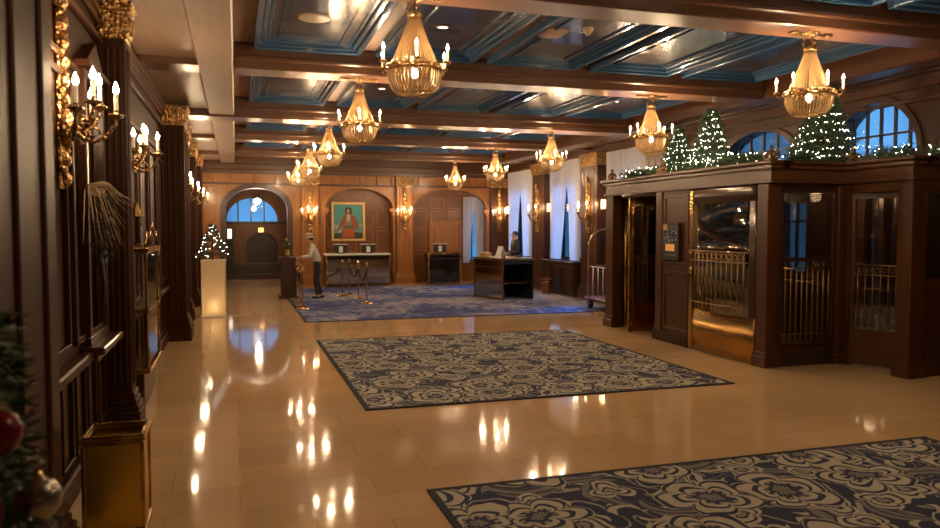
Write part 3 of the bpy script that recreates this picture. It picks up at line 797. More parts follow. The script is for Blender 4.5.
def header(mb,x0,x1,y0,y1,g=.0):
    mb.box(x0,x1,y0,y1,2.42,2.64); mb.box(x0-.03,x1+.03,y0-.03,y1+.03,2.42,2.455,bev=.008)
    mb.box(x0-.05,x1+.05,y0-.05,y1+.05,2.60,2.66,bev=.012); mb.box(x0-.09,x1+.09,y0-.09,y1+.09,2.66,2.71,bev=.015)
header(mb,PX,PX+.2,8.12,12.66); header(mb,PX+.2,7.95,8.12,8.34); header(mb,7.8,8.0,7.08,8.12); header(mb,8.0,XR-.1,7.08,7.24)
header(mb,PX+.2,XR-.1,12.48,12.66)
mb.box(PX+.1,XR,8.2,12.6,2.58,2.64); mb.box(7.9,XR,7.15,8.2,2.58,2.64)
struct(mb,trim(),'wood_h')
mb = MB(); mb.box(PX+.05,XR,12.5,12.62,0,2.42); struct(mb,'wall_side','wood')
mb = MB()                                    # marble plinths
for (x0,x1,y0,y1) in ((PX-.035,PX+.2,9.92,10.92),(PX+.2,7.72,8.17,8.2)): mb.box(x0,x1,y0,y1,0,.17,bev=.008)
struct(mb,trim(),'marble')
# fixed glazed panel facing the lobby
w = struct(MB().box(6.88,7.68,8.25,8.26,.3,2.3),'window_21','glass')
mb = MB(); frame(mb,'y',8.2,.1,PX+.22,7.74,.24,2.36,.06); mb.box(PX+.25,7.72,8.21,8.29,1.39,1.44); mb.build('window_frame','wood_dark',w)
mb = MB()
for k in range(9): x=6.93+.088*k; mb.tube([(x,8.215,.32),(x,8.215,1.40)],.008,6)
mb.tube([(6.86,8.215,.42),(7.70,8.215,.42)],.008,6); mb.tube([(6.86,8.215,1.30),(7.70,8.215,1.30)],.01,6); mb.build('guard_bars','bar',w)
w = struct(MB().box(8.04,8.8,7.14,7.15,1.22,2.3),'window_22','glass')
mb = MB(); mb.box(8.38,8.41,7.11,7.18,1.22,2.3); mb.build('window_frame','wood_dark',w)

def wing(parent, T, w, m='wood', name='door_wing', km='brass_plate'):
    """a glazed leaf in the local XZ plane from x=0 to w"""
    fr = MB()
    def B(x0,x1,z0,z1,d=.025): fr.box(x0,x1,-d,d,z0,z1,T,.004)
    B(0,.07,.02,2.36); B(w-.08,w,.02,2.36); B(.07,w-.08,2.22,2.36)
    o = fr.build(name,m,parent)
    MB().box(.07,w-.08,-.027,.027,.03,.50,T,.004).build('kick_plate',km,o)
    MB().box(.07,w-.08,-.005,.005,.50,2.22,T).build('pane','glass',o)
    g = MB()
    n=7
    for k in range(n): x=.12+(w-.24)*k/(n-1); g.tube([(x,-.03,.52),(x,-.03,1.35)],.007,5,T)
    for z in (.56,1.22,1.35): g.tube([(.07,-.03,z),(w-.08,-.03,z)],.009,5,T)
    for k in range(n-1):
        x=.12+(w-.24)*(k+.5)/(n-1); g.tube([(x+.03*math.cos(q),-.03,1.285+.03*math.sin(q)) for q in [i*PI/4 for i in range(9)]],.005,4,T)
    g.build('push_bars','bar',o)
    return o
def revolving(cx, cy, R, ang, label, y0, y1, cover):
    t = thing('revolving_door',label,'revolving door',(cx,cy,0))
    MB().lathe([(.04,.02),(.04,2.38)],12).build('centre_post','brass_worn',t)
    for k in range(4):
        a = ang+PI/2*k; wing(t, Matrix.Rotation(a,4,'Z') @ Matrix.Translation((.05,0,0)), R-.08, 'brass_worn')
    mb = MB(); mb.lathe([(0,2.37),(R,2.37),(R,2.415),(0,2.415)],40,cap=False); mb.build('canopy','wood_dark',t)
    # curved side walls
    for (a0,a1) in ((PI/2-.62,PI/2+.62),(-PI/2-.62,-PI/2+.62)):
        mb = MB(); mb.lathe([(R-.01,.02),(R+.03,.02),(R+.03,.5),(R-.01,.5),(R-.01,.02)],14,None,True,a0,a1); mb.lathe([(R-.01,2.25),(R+.03,2.25),(R+.03,2.37),(R-.01,2.37),(R-.01,2.25)],14,None,True,a0,a1)
        for a in (a0,(a0+a1)/2,a1): mb.tube([(R*math.cos(a),R*math.sin(a),.02),(R*math.cos(a),R*math.sin(a),2.37)],.025,6)
        o = mb.build('drum_wall','brass_worn',t)
        MB().lathe([(R,.5),(R,2.25)],14,None,True,a0,a1,False).build('curved_pane','glass',o)
    return t
revolving(7.30,11.60,.83,PI*.999,'revolving door with one brass-edged wing swung out into the lobby',0,0,False)
# the second, closed opening: a bowed brass-bottomed door leaf
t = thing('curved_night_door','bowed glass door with a tall brass kick plate between notice board and corner post','door',(PX,9.15,0))
def bow(y): return -.06*(1-(y/.74)**2)
ys = [-.74+1.48*i/16 for i in range(17)]
def bowed(mb,z0,z1,th,ya=-.74,yb=.74):
    v=[]; yy=[ya+(yb-ya)*i/16 for i in range(17)]
    for y in yy: v += [(bow(y),y,z0),(bow(y),y,z1),(bow(y)+th,y,z1),(bow(y)+th,y,z0)]
    mb.add(v,[(j*4+k,j*4+(k+1)%4,(j+1)*4+(k+1)%4,(j+1)*4+k) for j in range(16) for k in range(4)]+[(0,1,2,3),tuple(64+k for k in range(4))],True)
mb = MB(); bowed(mb,.02,.62,.05); mb.build('kick_plate','brass_plate',t)
mb = MB(); bowed(mb,2.2,2.40,.05); bowed(mb,.62,2.2,.05,-.74,-.64); bowed(mb,.62,2.2,.05,.60,.66); mb.build('door_rails','wood_dark',t)
mb = MB(); bowed(mb,.62,2.2,.012,-.64,.60); mb.build('pane','glass',t)
mb = MB(); mb.box(-.03,.04,.66,.75,.02,2.40,bev=.01); 
for z in (1.2,1.5): mb.ball((-.03,.70,z),.05,8,5,sc=(.6,1,1.2))
mb.build('brass_jamb','brass',t)
mb = MB()
for k in range(11): y=-.58+.112*k; mb.tube([(bow(y)-.03,y,.66),(bow(y)-.03,y,1.5)],.007,5)
for z in (.74,1.36,1.5): mb.tube([(bow(y)-.03,y,z) for y in ys[1:-1]],.009,5)
for k in range(10): y=-.524+.112*k; mb.tube([(bow(y)-.03,y+.04*math.cos(q),1.43+.04*math.sin(q)) for q in [i*PI/4 for i in range(9)]],.006,4)
mb.build('push_bars','bar',t)
# right-hand side door and inner rails
t = thing('side_door','glazed wooden side door with vertical bars at the far right, standing ajar','door',(7.86,8.08,0))
wing(t, Matrix.Rotation(-PI/2+.35,4,'Z'), .82, 'wood', 'door_leaf', 'wood')
mb = MB(); mb.box(-.04,.06,-.03,.03,0,2.42); mb.box(-.04,.06,-.83,-.78,0,2.42); mb.box(-.04,.06,-.8,0,2.3,2.42); mb.build('door_frame','wood',t)
# inner wall of the vestibule: glazed inner doors
t = thing('inner_railing','dark iron balustrade seen through the vestibule glass','railing',(8.35,9.9,0))
mb = MB()
for k in range(16): y=-1.9+.17*k; mb.tube([(0,y,0),(0,y,1.0)],.01,5)
mb.tube([(0,-1.95,1.0),(0,.75,1.0)],.022,6); mb.tube([(0,-1.95,.12),(0,.75,.12)],.012,6); mb.build('balustrade','brass_worn',t)
lamp('vestibule_lamp',(8.3,9.2,2.3),14,(1,.69,.40),.08); lamp('vestibule_lamp',(8.2,11.9,2.3),16,(1,.69,.40),.08)
for y in (9.2,11.9):
    t = thing('vestibule_ceiling_light','small round brass light inside the vestibule ceiling, %s'%('behind the bowed door' if y<10 else 'above the revolving door'),'ceiling light',(8.25,y,2.58))
    MB().lathe([(.1,0),(.1,-.03),(.06,-.06),(0,-.07)],16).build('lens','can',t)

# notice board
t = thing('notice_display','black framed notice display on the panel between the two revolving door openings','notice board',(PX+.01,10.41,1.32))
MB().box(-.05,0,-.235,.235,0,.60,bev=.008).build('frame','black',t)
def noticemat():
    m = mat('notice_print',(.02,.02,.02),.2); tt = NT(m); v = tt.coord((1,1,1))
    n = tt.n('ShaderNodeTexVoronoi',Scale=28.); tt.l(v,n.inputs['Vector'])
    c = tt.ramp(n.outputs['Distance'],[(.12,(.75,.72,.65)),(.3,(.03,.03,.035))])
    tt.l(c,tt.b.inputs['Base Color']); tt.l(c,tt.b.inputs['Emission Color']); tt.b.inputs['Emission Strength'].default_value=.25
    return m
MB().box(-.052,-.05,-.19,.15,.28,.50).build('printed_sheet',noticemat(),t)
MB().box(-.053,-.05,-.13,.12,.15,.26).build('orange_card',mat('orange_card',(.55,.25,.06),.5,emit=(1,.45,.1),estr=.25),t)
MB().box(-.053,-.05,-.17,-.10+.2,.08,.10).build('caption_strip',mat('grey_strip',(.15,.15,.15),.5),t)
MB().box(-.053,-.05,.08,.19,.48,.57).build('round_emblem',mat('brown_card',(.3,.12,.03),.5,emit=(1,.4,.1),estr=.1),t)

# bronze finials on the cornice
for (x,y,lb) in ((PX+.08,8.22,'bronze finial on the near corner of the vestibule cornice'),(7.87,8.10,'bronze finial at the inner angle of the vestibule cornice'),
                 (PX+.04,10.8,'bronze finial on the cornice between the two small Christmas trees'),(PX+.04,12.5,'bronze finial on the far end of the vestibule cornice')):
    t = thing('finial',lb,'finial',(x,y,2.71),0,'bronze finials on the vestibule cornice')
    MB().lathe([(.09,0),(.09,.02),(.05,.035),(.035,.05),(.05,.07),(.065,.095),(.05,.12),(.025,.14),(.02,.16),(.03,.175),(.012,.2),(0,.215)],12).build('finial_body','bronze',t)
    for s in (-1,1): MB().tube([(0,s*.04,.02),(0,s*.12,.03),(0,s*.15,.07),(0,s*.11,.10),(0,s*.09,.07)],.016,6).build('scroll','bronze',t)

# ------------------------------------------------------------------ trees and garlands
def needles(mb, c, d, L, w, rnd):
    """a sprig: a short twig with crossed needle blades"""
    c=Vector(c); d=Vector(d).normalized(); a=d.orthogonal().normalized(); b=d.cross(a)
    for k in range(5):
        t=rnd.uniform(0,2*PI); r=(a*math.cos(t)+b*math.sin(t)); s0=c+d*L*(k/6); e=s0+d*L*.45+r*L*.38; q=(d.cross(r))*w
        mb.add([tuple(s0-q),tuple(s0+q),tuple(e)],[(0,1,2)])
def xmas_tree(name, loc, H, R, label, seed=1, lights=150, mat_f='needle', dens=1700, group=None, nw=.006, lr=1.):
    rnd = random.Random(seed); t = thing(name,label,'christmas tree',loc,0,group)
    MB().tube([(0,0,0),(0,0,H*.95)],[R*.08,.004],6).build('trunk','bark',t)
    mb = MB(); tiers = 11
    for k in range(int(dens)):
        u = rnd.random()**1.25; tier = math.floor(u*tiers); fr = u*tiers-tier
        z = H*(.06+.92*u); rr = R*(1-u)**.85*(1.2-.5*fr)*rnd.uniform(.8,1.12)+.015; a = rnd.uniform(0,2*PI); q = rnd.uniform(.55,1.)
        needles(mb,(rr*q*math.cos(a),rr*q*math.sin(a),z),(math.cos(a),math.sin(a),rnd.uniform(-.25,.35)),H*.085,nw,rnd)
    for k in range(10):
        a=rnd.uniform(0,2*PI); needles(mb,(0,0,H*.92),(.3*math.cos(a),.3*math.sin(a),1),H*.07,.005,rnd)
    mb.build('foliage',mat_f,t)
    mb = MB(); prev=None
    for k in range(lights):
        u=(k+.5)/lights; a=u*2*PI*9+rnd.uniform(-.3,.3); rr=(R*(1-u)+.03)*rnd.uniform(.95,1.22); z=H*(.07+.88*u)+rnd.uniform(-.02,.02)
        mb.ball((rr*math.cos(a),rr*math.sin(a),z),rnd.uniform(.0035,.006)*lr,5,3)
    mb.build('light_string','fairy',t)['kind'] = 'stuff'
    return t
xmas_tree('christmas_tree',(7.42,11.55,2.64),.98,.30,'lit Christmas tree on the vestibule roof, leftmost and slimmest of three',3,180)
xmas_tree('christmas_tree',(7.42,10.6,2.64),1.14,.36,'lit Christmas tree on the vestibule roof, middle of three',4,260)
xmas_tree('christmas_tree',(7.88,8.64,2.64),1.20,.44,'large lit Christmas tree above the corner post behind the nearest right chandelier',5,280,dens=2600)
def garland(pts, label, seed, dens=420, lights=34):
    rnd=random.Random(seed); t=thing('garland',label,'garland',pts[0],0,'fir garlands on the vestibule cornice')
    P=[Vector(p)-Vector(pts[0]) for p in pts]; L=sum((P[i+1]-P[i]).length for i in range(len(P)-1))
    def at(u):
        d=u*L
        for i in range(len(P)-1):
            l=(P[i+1]-P[i]).length
            if d<=l: return P[i]+(P[i+1]-P[i])*(d/l), (P[i+1]-P[i]).normalized()
            d-=l
        return P[-1],(P[-1]-P[-2]).normalized()
    mb=MB()
    for k in range(int(dens*L)):
        p,d=at(rnd.random()); a=rnd.uniform(0,2*PI); o=Vector((math.cos(a),math.sin(a),rnd.uniform(-.1,1)))
        needles(mb,tuple(p+Vector((rnd.gauss(0,.04),rnd.gauss(0,.04),abs(rnd.gauss(.045,.04))))),tuple(o+d*.4),.11,.006,rnd)
    mb.build('foliage','needle',t)
    mb=MB()
    for k in range(int(lights*L)):
        p,d=at(rnd.random()); mb.ball(tuple(p+Vector((rnd.gauss(0,.07),rnd.gauss(0,.07),rnd.uniform(.03,.17)))),rnd.uniform(.004,.007),5,3)
    mb.build('light_string','fairy',t)['kind'] = 'stuff'
garland([(6.78,12.25,2.71),(6.78,11.05,2.71)],'fir garland with white lights along the vestibule top before the slim tree',11)
garland([(6.78,10.55,2.71),(6.78,8.5,2.71)],'fir garland with white lights between the middle tree and the corner finial',12)
garland([(6.95,8.2,2.71),(7.3,8.2,2.71)],'short fir garland at the foot of the large Christmas tree',13)
garland([(7.9,7.8,2.71),(7.9,7.2,2.71)],'fir garland with white lights under the rightmost arched window',14)
garland([(8.15,7.16,2.71),(8.8,7.16,2.71)],'fir garland with white lights running to the right edge',15)

# frosted arrangement on the glowing pedestal
t = thing('lit_pedestal','tall white glowing pedestal beside the left wall','pedestal',(-.46,16.42,0))
mb=MB(); a=.245
for (x0,x1,y0,y1) in ((-a,a,-a,-a+.01),(-a,a,a-.01,a),(-a,-a+.01,-a,a),(a-.01,a,-a,a)): mb.box(x0,x1,y0,y1,.03,1.15)
mb.box(-a,a,-a,a,1.15,1.17); mb.build('frosted_shell','acrylic',t)
MB().box(-a-.01,a+.01,-a-.01,a+.01,0,.03,bev=.005).build('base','white',t)
mb=MB(); mb.ball((0,-.12,.22),.035); mb.build('inner_bulb','bulb_hot',t); lamp('pedestal_glow',(0,-.13,.24),9,(1,.72,.42),.05,t)
xmas_tree('frosted_tree',(-.47,16.42,1.17),.74,.31,'small frosted tree with fairy lights on the glowing pedestal',8,46,'frost_needle',520,nw=.011,lr=1.5)
# near tree at the left edge
t = xmas_tree('christmas_tree',(-.70,2.24,0),1.66,.22,'dark Christmas tree cut off by the left edge of the photo',9,14,'needle',1500)
def bauble(x,y,z,r,m,lb):
    t=thing('bauble',lb,'ornament',(x,y,z)); MB().ball((0,0,0),r,24,16).build('ball',m,t)
    MB().lathe([(.012,r-.004),(.012,r+.012),(0,r+.014)],10).build('cap','brass',t)
    MB().tube([(0,0,r+.01),(.01,0,r+.05),(0,0,r+.07)],.0015,5).build('hook','brass',t)
bauble(-.562,2.06,1.35,.058,'red','shiny red bauble on the tree at the left edge')
bauble(-.635,2.06,1.15,.082,'wine_velvet','large dark red bauble low on the tree at the left edge')
bauble(-.487,2.1,1.165,.055,'clear','silvered glass bauble hanging lowest at the left edge')

# dried grass spray hung beside the mirror
rnd=random.Random(5)
t = thing('dried_grass_spray','spray of pale dried grasses with black ribbon hanging beside the left wall mirror','decoration',(XL+.10,5.95,2.15))
mb=MB()
for k in range(70):
    a=rnd.uniform(-2.2,-.1); L=rnd.uniform(.25,.62); dy=math.cos(a)*L; dz=math.sin(a)*L*.8; dx=rnd.uniform(.02,.26)
    mb.tube([(0,0,0),(dx*.5,dy*.45,dz*.3+.05),(dx*.8,dy*.8,dz*.7),(dx,dy,dz)],[.004,.003,.0025,.001],4)
mb.build('grass_stems','dry',t)
mb=MB()
for k in range(160):
    a=rnd.uniform(-2.4,-.6); L=rnd.uniform(.05,.5); p=(rnd.uniform(.02,.16),math.cos(a)*L*.5,math.sin(a)*L)
    needles(mb,p,(rnd.uniform(0,1),math.cos(a),math.sin(a)),.09,.006,rnd)
mb.build('dried_foliage',mat('brown_foliage',(.05,.035,.025),.8),t)
mb=MB()
for s in (-1,1): mb.tube([(.08,0,-.52),(.10,s*.08,-.47),(.10,s*.12,-.52),(.10,s*.07,-.57),(.08,0,-.52)],.018,6)
mb.tube([(.09,0,-.52),(.10,.03,-.7),(.09,.02,-.85)],.014,6); mb.build('bow','ribbon',t)

# tall mirror on the left wall
t = thing('wall_mirror','tall dark mirror in a carved frame on the left wall by the nearest sconce','mirror',(XL,6.62,.95))
mb=MB(); mb.box(.02,.03,-.36,.36,.05,2.02); mb.build('mirror_glass','mirror',t)
mb=MB(); frame(mb,'x',0,.07,-.42,.42,0,2.08,.07); mb.box(0,.12,-.46,.46,2.08,2.14,bev=.01); mb.prism([(-.40,2.14),(.40,2.14),(0,2.34)],'x',0,.08); mb.build('frame','wood',t)
mb=MB(); mb.box(0,.17,-.48,.48,-.06,0,bev=.012); mb.box(0,.12,-.46,.46,-.12,-.06,bev=.012); mb.build('ledge','wood_h',t)

# display cabinet on the left wall
t = thing('display_cabinet','gilt-framed glass display cabinet on the left wall between two pilasters','cabinet',(XL,8.85,.40))
mb=MB()
for (x,y) in ((.02,-.6),(.24,-.6),(.24,.6),(.02,.6)):
    mb.lathe([(.014,0),(.022,.05),(.014,.1),(.014,.55),(.026,.6),(.014,.65),(.014,1.1),(.024,1.16),(.014,1.2)],8,Matrix.Translation((x,y,0)))
mb.box(0,.27,-.63,.63,-.05,0,bev=.01); mb.box(0,.27,-.63,.63,1.18,1.24,bev=.01); mb.box(.01,.26,-.62,.62,.58,.61)
for s in (-1,1): mb.tube([(.24,s*.6,1.24),(.24,s*.5,1.4),(.24,s*.3,1.34),(.24,0,1.5)],.014,6)
mb.build('gilt_frame','brass_worn',t)
mb=MB(); mb.box(.235,.24,-.58,.58,.02,1.17); mb.build('glass_front','glass',t)
mb=MB(); mb.box(0,.012,-.6,.6,0,1.2); mb.box(.0,.2,-.58,.58,-.4,-.05,bev=.01); mb.build('back_board','wood_dark',t)
t = thing('brass_lantern','small brass lantern with a pointed roof on top of the display cabinet','lantern',(XL+.10,8.75,1.655))
mb=MB(); mb.lathe([(.08,0),(.08,.02),(.06,.03)],8,smooth=False); mb.lathe([(.07,.30),(.09,.31),(.03,.42),(.012,.46),(0,.5)],8,smooth=False)
for k in range(4): a=PI/4+PI/2*k; mb.tube([(.062*math.cos(a),.062*math.sin(a),.02),(.062*math.cos(a),.062*math.sin(a),.31)],.007,5)
mb.build('lantern_frame','brass',t)
MB().lathe([(.055,.03),(.055,.3)],8,smooth=False).build('lantern_glass','glass',t)

# gold waste bin
t = thing('waste_bin','square polished brass waste bin against the left wall in the foreground','bin',(-.715,4.97,0))
mb=MB(); a=.162; H=.56
for (x0,x1,y0,y1) in ((-a,a,-a,-a+.008),(-a,a,a-.008,a),(-a,-a+.008,-a,a),(a-.008,a,-a,a)): mb.box(x0,x1,y0,y1,.02,H)
mb.build('bin_body','gold_bin',t)
mb=MB(); 
for (g,z0,z1,w) in ((.0,H,H+.02,.02),(.018,H+.02,H+.045,.04),(.008,H+.045,H+.06,.02)):
    b=a+g
    for (x0,x1,y0,y1) in ((-b,b,-b,-b+w),(-b,b,b-w,b),(-b,-b+w,-b+w,b-w),(b-w,b,-b+w,b-w)): mb.box(x0,x1,y0,y1,z0,z1,bev=.004)
mb.build('rim','brass_worn',t)
mb=MB(); mb.box(-a-.012,a+.012,-a-.012,a+.012,0,.05,bev=.006); 
for (x,y) in ((a,-a),(-a,-a),(a,a)): mb.box(x-.01,x+.01,y-.01,y+.01,.05,H,bev=.003)
mb.build('base_moulding','brass_worn',t)
mb=MB(); mb.box(-a+.01,a-.01,-a+.01,a-.01,.3,.31); mb.build('liner','black',t)

# ------------------------------------------------------------------ portrait
t = thing('framed_portrait','gold framed portrait of a rust-coated figure on teal, in the middle arch','painting',(3.52,YF+.345,1.39))
mb=MB(); frame(mb,'y',0,-.06,-.55,.55,0,1.27,.075); frame(mb,'y',-.02,-.055,-.55,.55,0,1.27,.03); mb.build('frame',mat('pale_gold_frame',(.75,.48,.18),.35,.8),t)
def cmat(n,c): return mat('paint_'+n,c,.6)
mb=MB(); mb.box(-.48,.48,-.022,-.012,.07,1.2); cv=mb.build('canvas',cmat('teal',(.10,.34,.34)),t)
def pc(name,poly,c,k): MB().prism(poly,'y',-.022-.002*k,-.022-.002*(k-1)).build(name,cmat(name,c),cv)
pc('clouds',[(-.47,.55),(-.2,.5),(.2,.52),(.47,.6),(.47,.45),(-.47,.4)],(.25,.42,.40),1)
pc('hill',[(-.47,.075),(.47,.075),(.47,.26),(.25,.30),(0,.25),(-.25,.29),(-.47,.22)],(.035,.05,.03),2)
pc('coat',[(-.22,.10),(-.17,.5),(-.33,.30),(-.36,.34),(-.22,.72),(-.12,.86),(-.04,.9),(.08,.9),(.2,.82),(.34,.6),(.36,.42),(.28,.34),(.2,.42),(.22,.12)],(.30,.085,.035),3)
pc('waistcoat',[(-.13,.42),(-.1,.66),(-.02,.88),(.06,.88),(.12,.66),(.15,.42)],(.22,.17,.10),4)
pc('sash',[(-.16,.40),(-.12,.5),(.16,.52),(.2,.42)],(.10,.11,.10),5)
pc('breeches',[(-.14,.12),(-.14,.40),(.17,.42),(.18,.12)],(.42,.10,.02),5)
pc('cuffs',[(-.34,.28),(-.3,.38),(-.22,.34),(-.26,.25)],(.5,.42,.3),6)
pc('cravat',[(-.05,.68),(-.05,.88),(.06,.88),(.07,.72),(.0,.6)],(.55,.45,.33),6)
pc('hair',[(-.10,.92),(-.11,1.04),(-.06,1.1),(.07,1.1),(.12,1.03),(.11,.9),(.06,.86),(-.05,.86)],(.05,.03,.02),6)
pc('face',[(.055*math.cos(a)+.0,.075*math.sin(a)+.975) for a in [i*PI/8 for i in range(16)]],(.50,.27,.15),7)

# ------------------------------------------------------------------ desks
def console(x0,x1,y0,y1,h,label,front,grp=None,legs=False):
    t = thing('console_desk',label,'desk',((x0+x1)/2,(y0+y1)/2,0)); a=(x1-x0)/2; b=(y1-y0)/2
    MB().box(-a-.02,a+.02,-b-.02,b+.02,h-.05,h,bev=.008).build('desk_top','white' if front=='desk_mirror' else 'brass_worn',t)
    mb=MB(); mb.box(-a+.03,a-.03,-b+.015,b-.02,.06,h-.05); mb.build('desk_body','black',t)
    mb=MB(); mb.box(-a+.05,a-.05,-b+.004,-b+.014,.10,h-.2); mb.build('front_panel',front,t)
    mb=MB(); mb.box(-a+.05,a-.05,-b,-b+.014,h-.17,h-.07,bev=.004); mb.build('drawer_band','smoked',t)
    for (x,y) in ((-a,-b),(a-.05,-b),(-a,b-.05),(a-.05,b-.05)): MB().box(x,x+.05,y,y+.05,0,h-.05,bev=.006).build('leg','brass_worn',t)
    return t
console(2.62,4.62,23.25,23.85,1.02,'long mirror-fronted desk below the portrait','desk_mirror')
console(5.86,6.95,23.3,23.85,1.02,'short dark glass desk inside the far right arch','smoked')
def monitor(x,y,z,lb,w=.42):
    t = thing('desk_monitor',lb,'monitor',(x,y,z),0,'black monitors on the end wall desks')
    MB().box(-w/2,w/2,-.02,.04,.02,.28,bev=.008).build('screen_back','black',t)
    MB().box(-.06,.06,-.035,-.02,.03,.22,bev=.006).build('stand_plate','white',t)
    MB().box(-w/2-.015,w/2+.015,-.04,.1,.275,.295,bev=.004).build('top_ledge','white',t)
    MB().box(-.1,.1,-.08,.1,0,.02,bev=.004).build('foot','black',t)
monitor(3.12,23.6,1.02,'black backed monitor at the left end of the mirrored desk')
monitor(3.98,23.6,1.02,'black backed monitor right of centre on the mirrored desk')
monitor(6.33,23.6,1.02,'black backed monitor alone on the short dark desk')

# concierge desk by the window wall
t = thing('concierge_desk','mirror-sided desk with open black end standing on the carpet before the windows','desk',(6.65,18.39,.011),.21)
MB().box(-.50,.50,-.74,.78,1.0,1.05,bev=.008).build('desk_top','brass_worn',t)
mb=MB(); mb.box(-.46,-.42,-.70,.74,.04,1.0); mb.build('mirror_side','desk_mirror',t)
mb=MB(); mb.box(-.47,-.45,-.72,-.68,0,1.0); mb.box(-.47,-.43,.70,.75,0,1.0); mb.box(-.47,-.43,-.7,.75,0,.05); mb.box(-.47,-.43,-.7,.75,.80,.83); mb.build('brass_edging','brass_worn',t)
mb=MB(); mb.box(.42,.46,-.70,.74,0,1.0); mb.box(-.42,.42,.70,.74,.02,1.0); mb.box(-.42,.42,-.70,-.2,.9,1.0); mb.build('black_carcass','black',t)
mb=MB(); mb.box(-.42,.42,-.6,.7,.40,.43); mb.build('shelf','brass_worn',t)
t = thing('sign_easel','small folded tent sign on a stand on the concierge desk','sign',(6.45,18.05,1.061),.2)
mb=MB(); mb.prism([(-.12,0),(0,.30),(.0,.28),(-.10,0)],'y',-.12,.12); mb.prism([(.12,0),(0,.30),(0,.28),(.10,0)],'y',-.12,.12); mb.build('sign_card','white',t)
t = thing('tissue_box','small tan box near the left end of the concierge desk','box',(6.28,18.75,1.061),.2)
MB().box(-.10,.10,-.14,.14,0,.12,bev=.006).build('box_body',mat('tan_card',(.42,.26,.12),.6),t); MB().box(-.07,.07,-.04,.04,.12,.135).build('slot','white',t)
t = thing('paper_stack','low stack of white papers on the concierge desk','papers',(6.42,18.42,1.061),.2)
mb=MB()
for k in range(5): mb.box(-.11+.005*k,.11+.004*k,-.15,.15-.006*k,.006*k,.006*k+.005)
mb.build('sheets','white',t)
t = thing('copper_bin','small copper waste bin between concierge desk and pilaster','bin',(8.2,19.2,.011))
MB().lathe([(.10,0),(.13,.02),(.15,.40),(.155,.42),(.14,.42),(.12,.03)],20).build('bin_body',mat('copper',(.6,.25,.1),.3,1.),t)
MB().lathe([(.148,.33),(.156,.34),(.158,.37),(.15,.38)],20,cap=False).build('band','brass',t)

# podium with flowers in front of the queue
t = thing('host_podium','dark wooden podium behind the brass posts where the woman leans','podium',(1.29,20.1,.0105))
mb=MB(); mb.box(-.2,.2,-.2,.2,.06,1.02,bev=.01); mb.box(-.24,.24,-.24,.24,0,.06,bev=.01); frame(mb,'y',-.2,-.015,-.16,.16,.12,.95,.03); mb.build('body','wood_dark',t)
MB().box(-.25,.25,-.25,.25,1.02,1.06,bev=.01).build('top','wood',t)
rnd=random.Random(21)
t = thing('flower_vase','gilt vase of dark foliage and amber flowers on the podium','flowers',(1.27,20.1,1.071))
MB().lathe([(.04,0),(.06,.02),(.07,.08),(.04,.16),(.05,.19)],14).build('vase','gilt',t)
mb=MB()
for k in range(120): a=rnd.uniform(0,2*PI); needles(mb,(0,0,.18+rnd.random()*.2),(math.cos(a),math.sin(a),rnd.uniform(0,1.3)),.14,.012,rnd)
mb.build('foliage','needle',t)
mb=MB()
for k in range(16): a=rnd.uniform(0,2*PI); r=rnd.uniform(0,.12); mb.ball((r*math.cos(a),r*math.sin(a),.28+rnd.random()*.2),.025,7,4)
mb.build('blossoms',mat('amber_petals',(.6,.32,.10),.6),t)

# stanchions and ropes
def stanchion():
    t = thing('stanchion','','stanchion')
    MB().lathe([(.15,0),(.15,.012),(.12,.03),(.03,.045),(.02,.06)],20).build('base','brass_worn',t)
    MB().lathe([(.019,.05),(.019,.90)],10).build('post','brass',t)
    MB().lathe([(.019,.88),(.035,.89),(.035,.93),(.024,.945),(.03,.965),(.018,.985),(0,.99)],12).build('cap','brass',t)
    return t
st0=stanchion()
SP=[(1.40,17.15,'brass queue post at the near left, closest to the camera'),(1.42,18.1,'brass queue post, second along the left carpet edge'),(1.42,19.05,'brass queue post on the left carpet edge nearest the woman'),
    (2.98,17.9,'lone brass queue post nearest the camera in the right group'),(2.98,19.2,'brass queue post, second in the right group'),(2.92,20.4,'brass queue post, third in the right group'),(2.68,20.0,'leftmost brass queue post of the right group'),(2.2,22.3,'farthest brass queue post by the mirrored desk')]
for i,(x,y,lb) in enumerate(SP): place(st0,i==0,(x,y,.0105),0,lb,'brass queue posts on the carpet')
def rope(i,j,lb):
    a=SP[i];b=SP[j]; t=thing('barrier_rope',lb,'rope',(a[0],a[1],.0105),0,'ropes between the queue posts')
    d=Vector((b[0]-a[0],b[1]-a[1],0)); n=12; L=d.length; sag=min(.38,.22+.1*L); u=d.normalized()
    pts=[tuple(u*.037+(d-u*.074)*(k/n)+Vector((0,0,.86-sag*(1-(2*k/n-1)**2)))) for k in range(n+1)]
    MB().tube(pts,.022,7).build('rope_cord','rope',t)
    mb=MB(); mb.tube(pts[:2],.026,7); mb.tube(pts[-2:],.026,7); mb.build('rope_ends','brass',t)
rope(0,1,'dark velvet rope between the two nearest left queue posts'); rope(1,2,'dark velvet rope between the farther left queue posts')
rope(3,4,'dark velvet rope from the lone near post to the right group'); rope(4,5,'dark velvet rope between the middle posts of the right group'); rope(6,7,'dark velvet rope sagging left towards the mirrored desk')

